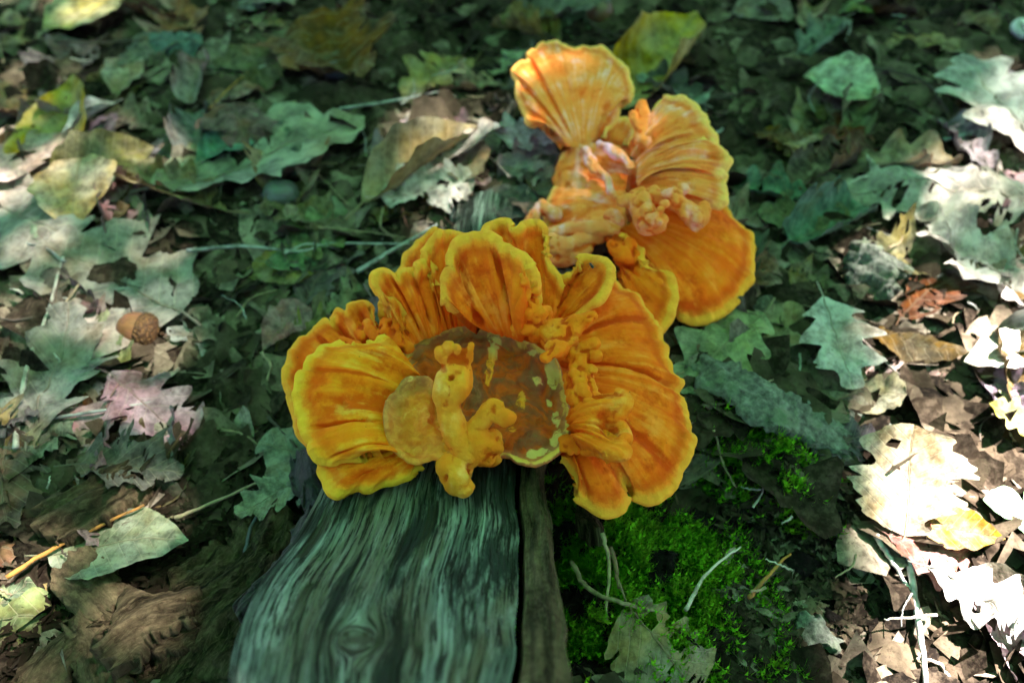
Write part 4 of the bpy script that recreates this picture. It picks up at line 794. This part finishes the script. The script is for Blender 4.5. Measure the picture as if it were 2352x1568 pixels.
# ------------------------------------------------------------------ litter too small to count
def frag_mesh(name, n, size, region, mat, seed, label, kindw, squash=1., zoff=.009):
    r = np.random.default_rng(seed)
    pp = []
    while len(pp) < n:
        px, py = r.uniform(-250, 2600), r.uniform(-150, 1700)
        if region(px, py, r): pp.append((px, py))
    pp = np.array(pp); p = Gv(pp[:, 0], pp[:, 1]); nt, nw = 13, 5; V = []; k = 40
    vars_ = []
    for i in range(k):
        (g, ff, _), _m = leaf_geo(r.choice(['torn', 'oak', 'beech', 'beech', 'oak']), 300+seed*50+i, fold=r.uniform(-.12, .2), curl=r.uniform(-.2, .3), roll=r.choice([0, .4, -.5, .8]), crump=r.uniform(.05, .16), nt=nt, nw=nw); g = g-g.mean(0); g[:, 1] *= squash; vars_.append(g)
    vars_ = np.array(vars_)
    g = vars_[r.integers(0, k, n)]*np.clip(size*np.exp(r.normal(0, .40, n)), size*.35, size*1.4)[:, None, None]
    a = r.uniform(0, 6.28, (n, 1)); X, Y, Z = g[..., 0], g[..., 1], g[..., 2]
    Z = Z+r.normal(0, .08, (n, 1))*X+r.normal(0, .08, (n, 1))*Y
    V = np.stack([X*np.cos(a)-Y*np.sin(a)+p[:, :1], X*np.sin(a)+Y*np.cos(a)+p[:, 1:2], Z+(p[:, 2]+.002+r.uniform(0, zoff, n))[:, None]], -1).reshape(-1, 3)
    Fc = (np.arange(n)[:, None, None]*(nt*nw)+grid_faces(nt, nw)[None]).reshape(-1, 4)
    return tag(mesh(name, V, Fc, mat, smooth=True, attrs={'tone': np.repeat(r.random(n), nt*nw)}), label, kind='stuff')
fm = NT('leaf_fragment'); c = fm.coord(); n1 = fm.noise(c, 160, 4, .65); tn = fm.attr('tone')
col = fm.ramp(tn, [(0, (.006, .004, .003)), (.4, (.024, .016, .010)), (.68, (.075, .055, .036)), (.88, (.16, .125, .09)), (1, (.28, .225, .18))])
col = fm.mix(fm.mr(n1, .42, .66, 0, .65), col, (.07, .05, .035))
nl_ = fm.noise(c, 38, 5, .65); hs_ = fm.n('ShaderNodeHueSaturation'); fm.put(hs_, 'Color', col); fm.put(hs_, 'Value', fm.mr(nl_, .32, .68, .45, 1.45)); col = fm.mix(fm.mr(fm.noise(c, 420, 3, .6), .55, .66, 0, .5), hs_.outputs[0], (.03, .02, .013))
FRAG = fm.fin(col, .85, fm.bump(n1, .6, .0015), .05)
DENS = {'litter': 1, 'soil': .006, 'hollow': .03, 'moss': .0, 'log': 0}
frag_mesh('leaf_litter', 4200, .078, lambda x, y, r: r.random() < DENS[zone(x, y)], FRAG, 5, 'crumbled leaf fragments covering the ground', 0)
frag_mesh('litter_bits', 6000, .018, lambda x, y, r: r.random() < max(.12, DENS[zone(x, y)]) and zone(x, y) != 'log' and (zone(x, y) != 'moss' or r.random() < .35), FRAG, 6, 'small slivers of wood, needles and leaf crumbs on the soil', 0, squash=.3, zoff=.012)
def crumbs(n, seed):
    r = np.random.default_rng(seed); O = np.array([[1, 0, 0], [-1, 0, 0], [0, 1, 0], [0, -1, 0], [0, 0, 1], [0, 0, -1]], float); Ft = np.array([[0, 2, 4], [2, 1, 4], [1, 3, 4], [3, 0, 4], [2, 0, 5], [1, 2, 5], [3, 1, 5], [0, 3, 5]])
    pp = []
    while len(pp) < n:
        px, py = r.uniform(-100, 2500), r.uniform(500, 1680)
        if r.random() < {'soil': 1, 'hollow': .8, 'moss': .1, 'log': 0, 'litter': .12}[zone(px, py)]: pp.append((px, py))
    pp = np.array(pp); p = Gv(pp[:, 0], pp[:, 1]); s = .0011*np.exp(r.normal(0, .6, n))[:, None, None]; p[:, 2] += s[:, 0, 0]*.4
    V = (O[None]*s*r.uniform(.6, 1.4, (n, 6, 3))+r.normal(0, 1, (n, 6, 3))*s*.2+p[:, None]).reshape(-1, 3)
    f = (np.arange(n)[:, None, None]*6+Ft[None]).reshape(-1, 3)
    return tag(mesh('soil_crumbs', V, f, SOIL, smooth=False), 'loose dark crumbs of forest soil', kind='stuff')
crumbs(22000, 8)
frag_mesh('soil_bits', 5200, .013, lambda x, y, r: zone(x, y) in ('soil', 'hollow') or (x > 1990 and y > 880), FRAG, 9, 'tiny pale leaf crumbs strewn on the dark soil', 0, squash=.5, zoff=.006)
# ------------------------------------------------------------------ moss
ms = NT('moss_green'); c = ms.coord(); n1 = ms.noise(c, 40, 3); tn = ms.attr('tone')
col = ms.ramp(n1, [(.36, (.010, .06, .002)), (.52, (.05, .26, .005)), (.66, (.16, .50, .012))])
col = ms.mix(ms.mr(ms.noise(ms.coord(), 95, 3), .58, .68, 0, .75), col, (.13, .12, .03))
MOSS = ms.fin(ms.mix(tn, col, (.32, .68, .03)), .6, None, .1)
tm = ms.n('ShaderNodeBsdfTranslucent'); ms.put(tm, 0, (.22, .66, .016)); mxx = ms.n('ShaderNodeMixShader'); mxx.inputs[0].default_value = .3
ms.l(ms.b, mxx, 1); ms.l(tm, mxx, 2); ms.l(mxx, ms.out)
def moss(name, w, label, seed, size=.0095):
    r = np.random.default_rng(seed); n = len(w); h = size*np.clip(np.exp(r.normal(-.1, .42, n)), .3, 2.2); ax = np.stack([r.normal(0, .4, n), r.normal(0, .4, n), np.ones(n)], 1); ax /= np.linalg.norm(ax, axis=1)[:, None]
    o = w-np.array([0, 0, .001]); V = []; T_ = []
    for k in range(9):
        s = (k+.6)/9; b = o+ax*(h*s*.85)[:, None]; a = k*2.4+r.uniform(0, 1.2, n); d = np.stack([np.cos(a), np.sin(a), np.full(n, .45+.6*s)], 1); d /= np.linalg.norm(d, axis=1)[:, None]
        L = (h*.44*(1-.35*s))[:, None]; sd_ = np.cross(d, ax); sd_ /= np.linalg.norm(sd_, axis=1)[:, None]+1e-9
        V.append(np.stack([b-sd_*L*.17, b+d*L*.5+sd_*L*.17, b+d*L+ax*L*.15, b+sd_*L*.17], 1)); T_.append(np.repeat(s*.7*r.uniform(.3, 1, n), 4).reshape(n, 4))
    V = np.stack(V, 1).reshape(-1, 3); T_ = np.stack(T_, 1).ravel()
    return tag(mesh(name, V, np.arange(len(V)).reshape(-1, 4), MOSS, smooth=False, attrs={'tone': T_}), label, kind='stuff')
r_ = np.random.default_rng(21); pp = np.stack([r_.uniform(1200, 1920, 40000), r_.uniform(930, 1680, 40000)], 1); w = Gv(pp[:, 0], pp[:, 1])
mm = np.max([g*np.exp(-((w[:, 0]-a)**2+(w[:, 1]-b)**2)/(q*q)) for a, b, q, g in MOUND], 0)
keep = (mm > .0075+.006*vn(w[:, 0]*45, w[:, 1]*45, 0, 91)+.004*vn(w[:, 0]*120, w[:, 1]*120, 0, 92)) & (vn(w[:, 0]*42+7, w[:, 1]*42, 0, 93)+.6*vn(w[:, 0]*110, w[:, 1]*110, 0, 94) < .22)
moss('moss_bank', w[keep][:12000], 'bright green feathery moss covering the bank beside the stump', 11)
SPOTS = np.array([(645, 1150, 40, 60), (610, 1240, 50, 30), (300, 1550, 50, 20), (180, 720, 14, 10), (450, 1440, 60, 20), (560, 1330, 70, 50), (700, 1090, 20, 40)], float)
q = SPOTS[r_.integers(0, len(SPOTS), 1200)]; moss('moss_tufts', Gv(q[:, 0]+r_.normal(0, 1, 1200)*q[:, 2]*.6, q[:, 1]+r_.normal(0, 1, 1200)*q[:, 3]*.6), 'small dim tufts of moss in the hollow beside the stump', 12, size=.006)
# ------------------------------------------------------------------ twigs, stems
tw = NT('twig'); oi = tw.n('ShaderNodeObjectInfo'); n1 = tw.noise(tw.coord(), 130, 4)
TWIG = tw.fin(tw.mix(tw.mr(n1, .4, .65, 0, .6), oi.outputs['Color'], (.06, .045, .03)), .75, tw.bump(n1, .6, .001), .08)
def twig(pts, r, color, label, group=None, name='twig', dz=.024, cat='twig', ends=(1, .5)):
    p = resample([G(x, y, dz+(q[0] if q else 0)) for x, y, *q in pts], max(8, len(pts)*8)); tdep = CAM_H/.8; rm = r*KP*tdep
    p[:, :2] += .0005*np.stack([vn(np.arange(len(p))*.6, r, 0, len(pts)), vn(np.arange(len(p))*.6, r+4, 0, 3)], 1)
    v, f = tube(p, rm*np.linspace(*ends, len(p)), 7, .25, int(r*10)); o0 = p[len(p)//2]; o = mesh(name, v-o0, f, TWIG); o.location = tuple(o0); o.color = (*color, 1)
    return tag(o, label, cat, group)
PALE, TAN, DK, ORG, GRY = (.50, .44, .37), (.32, .24, .15), (.07, .055, .045), (.42, .19, .05), (.34, .33, .31)
twig([(35, 1030), (60, 850), (110, 720), (145, 590)], 6, PALE, 'long pale stem lying across leaves near the capped acorn')
twig([(430, 575), (560, 565), (690, 577), (760, 560), (940, 560)], 4.5, GRY, 'thin grey twig running from the litter to the front fungus')
twig([(780, 250), (900, 232), (1025, 208)], 5, GRY, 'straight grey twig behind the dark wood chunk')
twig([(820, 625), (910, 570), (1005, 515)], 6, GRY, 'grey stick leaning beside the dark wood chunk')
twig([(700, 520), (820, 530), (930, 545)], 3, TAN, 'fine tan twig parallel to the grey twig')
twig([(860, 440), (920, 420), (1010, 405)], 4, TAN, 'tan twig across the crumbling pale leaf')
twig([(660, 350), (730, 400), (800, 470)], 2.5, TAN, 'hair thin stalk beside the smooth nut')
twig([(880, 475), (875, 520), (905, 545)], 3, TAN, 'bent yellowish stalk behind the grey twig')
twig([(930, 440), (925, 480), (935, 520)], 3.5, (.25, .08, .07), 'reddish stalk behind the dark wood chunk')
twig([(2080, 1205), (2095, 1330), (2115, 1470), (2130, 1600)], 8, (.55, .52, .50), 'thick pale stalk lying below the bleached upright leaf', dz=.018)
twig([(2012, 1230), (2050, 1290), (2090, 1355)], 6, (.55, .52, .50), 'short pale stick beside the thick pale stalk', dz=.018)
twig([(1720, 1372), (1765, 1320), (1815, 1270)], 4, ORG, 'orange needle on dark soil beside the moss')
twig([(1575, 1400), (1620, 1320), (1700, 1255)], 3.5, PALE, 'pale dry stem leaning over the moss', dz=.026)
twig([(1312, 1290), (1350, 1350), (1430, 1385), (1505, 1402)], 5, TAN, 'brown stem lying over moss to the skeletonised leaf', dz=.022)
twig([(1383, 1225), (1398, 1290), (1393, 1420)], 4, TAN, 'upright dry stem in the moss beside the stump', dz=.026)
twig([(1402, 1255), (1412, 1290), (1420, 1350)], 5, (.2, .13, .08), 'brown stem stub in the moss beside the stump', dz=.02)
twig([(1900, 690), (1985, 785), (2065, 860)], 4.5, (.28, .22, .2), 'curved dark stalk of the pinkish oak leaf')
twig([(1990, 150), (2120, 185), (2180, 260)], 6, DK, 'dark bent twig beside the bleached white oak leaf')
twig([(2020, 372), (2120, 335), (2260, 298)], 9, (.30, .32, .33), 'bluish grey stick beside the broad pale oak leaf', dz=.02)
twig([(90, 92), (200, 98), (330, 92)], 5, DK, 'dark straight twig far behind the mustard yellow leaf')
twig([(15, 1325), (140, 1250), (330, 1160)], 5, ORG, 'orange stalk of the smooth olive grey leaf', dz=.026)
twig([(400, 1190), (520, 1140), (640, 1085)], 4, TAN, 'tan twig at the edge of the mossy hollow')
twig([(560, 1290), (580, 1200), (640, 1130)], 4, (.10, .10, .12), 'bluish black rootlet in the mossy hollow')
twig([(110, 960), (250, 940), (400, 915)], 4, GRY, 'grey twig below the capped acorn')
twig([(480, 250), (530, 200), (590, 150)], 3, ORG, 'thin orange stalk far behind the smooth nut')
twig([(1640, 985), (1660, 1060), (1690, 1120)], 3, TAN, 'thin stalk hanging over the moss by the front fungus')
twig([(1560, 830), (1650, 860), (1720, 960)], 3, TAN, 'thin stalk running along the bark slab')
for i in range(95):
    px, py = random.uniform(0, 2352), random.uniform(0, 1568); zz = zone(px, py)
    if zz in ('log', 'moss'): continue
    a = random.uniform(0, 6.28); L = random.uniform(30, 130); b = random.uniform(-.4, .4)
    pn = place_name(px, py) if zz == 'litter' else ('on the dark soil below the moss' if zz == 'soil' else 'in the hollow beside the stump')
    nm = random.choice([('pale', PALE), ('tan', TAN), ('dark', DK), ('grey', GRY)])
    twig([(px, py), (px+math.cos(a)*L*.5, py+math.sin(a)*L*.35), (px+math.cos(a+b)*L, py+math.sin(a+b)*L*.7)], random.uniform(1.6, 4), nm[1], 'thin %s twig lying %s' % (nm[0], pn), '%s twigs %s' % (nm[0], pn), dz=random.uniform(.016, .028))
# ------------------------------------------------------------------ acorns, nut, shell
def lathe(prof, n=24, sq=0):
    p = np.array(prof, float); th = np.linspace(0, 2*math.pi, n, endpoint=False)
    v = np.stack([np.broadcast_to(p[:, 0:1], (len(p), n)), p[:, 1:2]*np.cos(th), p[:, 1:2]*np.sin(th)], -1); return v, grid_faces(len(p), n, True)
nt_ = NT('nut_shell'); oi = nt_.n('ShaderNodeObjectInfo'); n1 = nt_.noise(nt_.scale(nt_.coord(), (60, 500, 500)), 1, 4); NUT = nt_.fin(nt_.mix(nt_.mr(n1, .35, .7, 0, .6), oi.outputs['Color'], (.05, .022, .01)), .38, nt_.bump(n1, .2, .0006), .5)
cp = NT('acorn_cap'); n2 = cp.voro(cp.coord(), 420); CAP = cp.fin(cp.ramp(n2, [(.1, (.16, .075, .02)), (.6, (.05, .022, .008))]), .8, cp.bump(n2, .9, .0015))
def acorn(px, py, r, ang, color, label, cap=True, name='acorn', tilt=.15, long=1.15):
    p = G(px, py); o0 = empty(name, p+np.array([0, 0, .006+r*.75])); tag(o0, label, 'nut')
    s = np.linspace(-1, 1, 18); prof = [(r*long*q, r*math.sqrt(max(0, 1-abs(q)**2.4))+(.0006 if abs(q) > .98 else 0)) for q in s]
    v, f = lathe(prof); n = mesh('nut', v, f, NUT, o0); n.color = (*color, 1)
    v, f = tube([(-r*long*.98, 0, 0), (-r*long*1.1, 0, 0)], [r*.10, .0004], 6); t_ = mesh('nut_tip', v, f, NUT, o0); t_.color = (*color, 1)
    if cap:
        q = np.linspace(.12, 1, 12); prof = [(r*long*.10, r*1.0)]+[(r*long*(.08+.98*k_), r*1.09*math.sqrt(max(0, 1-(k_-.1)**2.6/.83))) for k_ in q]
        v, f = lathe(prof, 28); rr_ = v/np.maximum(np.linalg.norm(v, axis=2)[..., None], 1e-6); v = v+rr_*(.0006*vn(v[..., 0]*900, v[..., 1]*900, v[..., 2]*900, 3))[..., None]; c_ = mesh('cap', v, f, CAP, o0)
        v, f = tube([(r*long*1.02, 0, 0), (r*long*1.3, 0, r*.1)], [r*.14, r*.09], 7); st_ = mesh('cap_stalk', v, f, CAP, c_)
    o0.rotation_euler = (0, tilt, ang); return o0
acorn(335, 788, .0140, math.radians(-8), (.24, .095, .035), 'brown acorn with its cap lying on the litter')
acorn(655, 478, .0135, math.radians(10), (.10, .12, .115), 'smooth dark green nut without a cap', cap=False, name='nut', long=1.2)
acorn(1375, 62, .0150, math.radians(60), (.15, .07, .03), 'dark brown round nut behind the rear fungus', cap=False, name='nut', long=1.05)
acorn(780, 195, .0120, math.radians(20), (.06, .07, .07), 'blackish nut under the dark brown crumpled leaf', cap=False, name='nut', long=1.1)
sh = NT('snail_shell'); SHELL = sh.fin(sh.ramp(sh.noise(sh.coord(), 90), [(.4, (.45, .42, .38)), (.6, (.70, .68, .64))]), .4, None, .5)
th = np.linspace(0, 2*math.pi*2.6, 70); gr_ = np.exp(-th*.11); pts = np.stack([.0095*gr_*np.cos(th), .0095*gr_*np.sin(th), .006*(1-gr_)], 1)
v, f = tube(pts, .0085*gr_, 12); p = G(2325, 108); so = mesh('snail_shell', v, f, SHELL); so.location = (p[0], p[1], p[2]+.018); so.rotation_euler = (.5, .3, .4); tag(so, 'round whitish snail shell in the leaf litter', 'shell')
# ------------------------------------------------------------------ bark slabs, rotten wood
def slab(name, path, width, thick, mat, label, dz=.012, seed=1, rag=.25, cat='bark', tint=0., bend=.3, nl=90, nw=30, parent=None, rough=.35):
    c = resample([G(x, y, dz+(q[0] if q else 0)) for x, y, *q in path], nl); t = np.gradient(c, axis=0); t /= np.linalg.norm(t, axis=1)[:, None]
    s = np.cross(t, [0, 0, 1.]); s /= np.linalg.norm(s, axis=1)[:, None]; up = np.cross(s, t)
    le = np.linspace(0, 1, nl); w = width*.5*np.interp(le, [0, .06, .5, .93, 1], [.75, 1, 1.05, .95, .7])
    q = np.linspace(-1, 1, nw); L = np.r_[0, np.cumsum(np.linalg.norm(np.diff(c, axis=0), axis=1))]
    wl = w*(1+rag*vn(L*90, seed*3., 0, seed)+.15*vn(L*300, seed, 0, seed+1)); wr_ = w*(1+rag*vn(L*90, seed*5.+9, 0, seed)+.15*vn(L*300, seed+6, 0, seed+1))
    X = np.where(q[None] < 0, q[None]*wl[:, None], q[None]*wr_[:, None]); U = X; Vv = np.broadcast_to(L[:, None], X.shape)+.0
    sl = np.zeros((nl, nw)); sl[0] = -1; sl[-1] = 1
    hgt = thick*(.5-bend*q[None]**2)+thick*rough*(fbm(U*160, Vv*14, 0, seed+2, 4)+.8*fbm(U*60, Vv*45, 0, seed+3, 3)+.5*np.sign(vn(U*110, Vv*20, 0, seed+4))*.5)
    hgt = np.where(np.abs(q)[None] > .999, -thick*.5, hgt); hgt[0] = -thick*.5; hgt[-1] = -thick*.5
    end = (rag*.02*vn(U*400, seed, 0, seed+7)) 
    Pp = c[:, None]+s[:, None]*X[..., None]+up[:, None]*hgt[..., None]+t[:, None]*(end*(np.abs(le-.5) > .42)[:, None])[..., None]
    bot = c[:, None]+s[:, None]*X[..., None]*.96-up[:, None]*(thick*.55)
    V = np.vstack([Pp.reshape(-1, 3), bot.reshape(-1, 3)]); f1 = grid_faces(nl, nw); f = np.vstack([f1[:, ::-1], f1+nl*nw])
    o0 = c[nl//2].copy(); o = mesh(name, V-o0, f, mat, smooth=mat is not BARK, attrs={'knot': np.clip(tint+np.r_[(.35*vn(U*260, Vv*40, 0, seed+8)).ravel(), np.zeros(U.size)], 0, 1)}, uv=np.vstack([np.stack([U, Vv], -1).reshape(-1, 2)]*2)); o.location = tuple(o0)
    return tag(o, label, cat)
gb = NT('grey_bark'); b1 = gb.noise(gb.coord(), 150, 6, .7); b3 = gb.noise(gb.coord(), 40, 3)
GBARK = gb.fin(gb.mix(gb.mr(b3, .5, .65, 0, .6), gb.ramp(b1, [(.3, (.03, .03, .025)), (.5, (.14, .14, .12)), (.7, (.30, .30, .26))]), (.16, .19, .12)), .9, gb.bump(b1, 1, .004), .05)
dw = NT('dark_charred_bark'); b1 = dw.noise(dw.coord(), 210, 5, .7); BLACK = dw.fin(dw.ramp(b1, [(.4, (.008, .007, .006)), (.6, (.03, .026, .022)), (.72, (.10, .09, .08))]), .45, dw.bump(b1, 1, .003), .5)
slab('bark_slab', [(1590, 815), (1700, 890), (1840, 965), (1985, 1045)], .030, .010, GBARK, 'long grey green bark slab lying above the moss', dz=.018, seed=3)
slab('bark_slab', [(1930, 965), (2010, 990), (2080, 1000)], .020, .008, GBARK, 'short grey bark piece at the end of the long bark slab', dz=.012, seed=4)
slab('rotten_wood', [(650, 1180), (590, 1270), (480, 1370), (250, 1500)], .045, .020, BARK, 'long brown rotten bark strip along the flank of the stump', dz=.018, seed=5, tint=.15, rag=.35)
slab('rotten_wood', [(640, 1300), (540, 1400), (430, 1540), (330, 1660)], .055, .024, BARK, 'fibrous brown rotten wood in the hollow below the bark strip', dz=.010, seed=6, tint=.1, rag=.4)
slab('rotten_wood', [(245, 1490), (330, 1420), (450, 1380)], .034, .014, BARK, 'pale edged rotten wood piece with a ragged toothed end', dz=.034, seed=7, tint=.25, rag=.4)
slab('rotten_wood', [(95, 1215), (200, 1160), (310, 1095)], .036, .014, BARK, 'dark brown wood chunk behind the smooth olive grey leaf', dz=.026, seed=8, tint=.25, rag=.25)
slab('rotten_wood', [(150, 1300), (205, 1345), (265, 1395)], .030, .012, BARK, 'angular tan wood chip below the smooth olive grey leaf', dz=.026, seed=9, tint=.65, rag=.15)
slab('rotten_wood', [(180, 1420), (230, 1480), (255, 1600)], .034, .014, BARK, 'brown wood chip beside the ragged toothed piece', dz=.022, seed=10, tint=.4)
slab('rotten_wood', [(60, 1590), (140, 1500), (200, 1440)], .026, .010, BARK, 'small brown wood chip beside a bluish rootlet', dz=.020, seed=11, tint=.35)
slab('rotten_wood', [(240, 1040), (330, 985), (420, 935)], .016, .008, BARK, 'narrow grey wood sliver below the capped acorn', dz=.012, seed=12, tint=.2)
slab('rotten_wood', [(1118, 590), (1116, 540), (1120, 500), (1128, 462)], .060, .026, WOOD, 'dark purplish wood chunk with pale streaks behind the front fungus', dz=.018, seed=13, cat='wood chunk', rag=.10, rough=.08, bend=.45)
slab('black_bark', [(700, 1035), (712, 1110), (735, 1190), (700, 1270)], .020, .014, BLACK, 'glossy black bark ridge between fungus lobes and bare wood', dz=.040, seed=14, rag=.45)
slab('black_bark', [(745, 1160), (700, 1240), (640, 1310), (560, 1390)], .016, .014, BLACK, 'black bark seam along the edge of the bare wood', dz=.046, seed=15, rag=.4)
slab('wood_chip', [(1900, 1500), (1870, 1450), (1850, 1420)], .022, .008, GBARK, 'grey oval chip on the dark soil', dz=.008, seed=16)
slab('soil_clod', [(2060, 650), (2010, 620), (1950, 600)], .045, .026, GBARK, 'dark purplish bark clod beside the bleached oak leaves', dz=.014, seed=17, cat='clod', rag=.3)
slab('soil_clod', [(1345, 1150), (1345, 1190), (1370, 1230)], .012, .010, BARK, 'twisted root stub below the big fungus lobe', dz=.022, seed=18, cat='root', rag=.3)
frag_mesh('bark_crumbs', 1800, .014, lambda x, y, r: zone(x, y) == 'hollow', BARK, 14, 'dark bark crumbs and chips strewn in the hollow beside the stump', 0, squash=.45, zoff=.016)
# ------------------------------------------------------------------ seedling, insect
sg = NT('seedling_leaf'); SEED = sg.fin((.14, .32, .12), .5, None, .4)
ps = G(2318, 1195); sdl = empty('seedling', ps); tag(sdl, 'tiny seedling with three pale green oval leaves on sunlit soil', 'seedling')
v, f = tube([(0, 0, -.005), (.001, .001, .012), (.0, .0, .022)], [.0011, .001, .0008], 6); mesh('stem', v, f, SEED, sdl)
for a in (2.9, .2, 4.7):
    (V, f, uv), _ = leaf_geo('beech', 5, fold=.1, crump=.02); V = V*[.026, .042, .026]; ca, sa = math.cos(a), math.sin(a)
    V = np.stack([V[:, 0]*ca-V[:, 1]*sa, V[:, 0]*sa+V[:, 1]*ca, V[:, 2]+.021], 1); mesh('leaf', V, f, SEED, sdl)
bl_ = NT('insect_black'); INS = bl_.fin((.01, .01, .009), .3, None, .5)
pi_ = P(*A(1618, 290), .1255); ins = empty('insect', pi_); tag(ins, 'tiny black insect on the yellow horn of the front fungus', 'insect')
v, f = lathe([(-.0028, .0001), (-.0022, .0008), (-.0008, .0011), (.0002, .0006), (.0010, .0008), (.0018, .0007), (.0024, .0001)], 10); body = mesh('body', v, f, INS, ins); body.location = (0, 0, .0008); body.rotation_euler = (0, 0, 2.0)
for i in range(6):
    sg_ = 1 if i < 3 else -1; x = (i % 3-1)*.0011
    v, f = tube([(x, 0, 0), (x*1.5, sg_*.0014, .0006), (x*2, sg_*.0024, -.0008)], [.00014, .00012, .0001], 5); mesh('leg', v, f, INS, body)
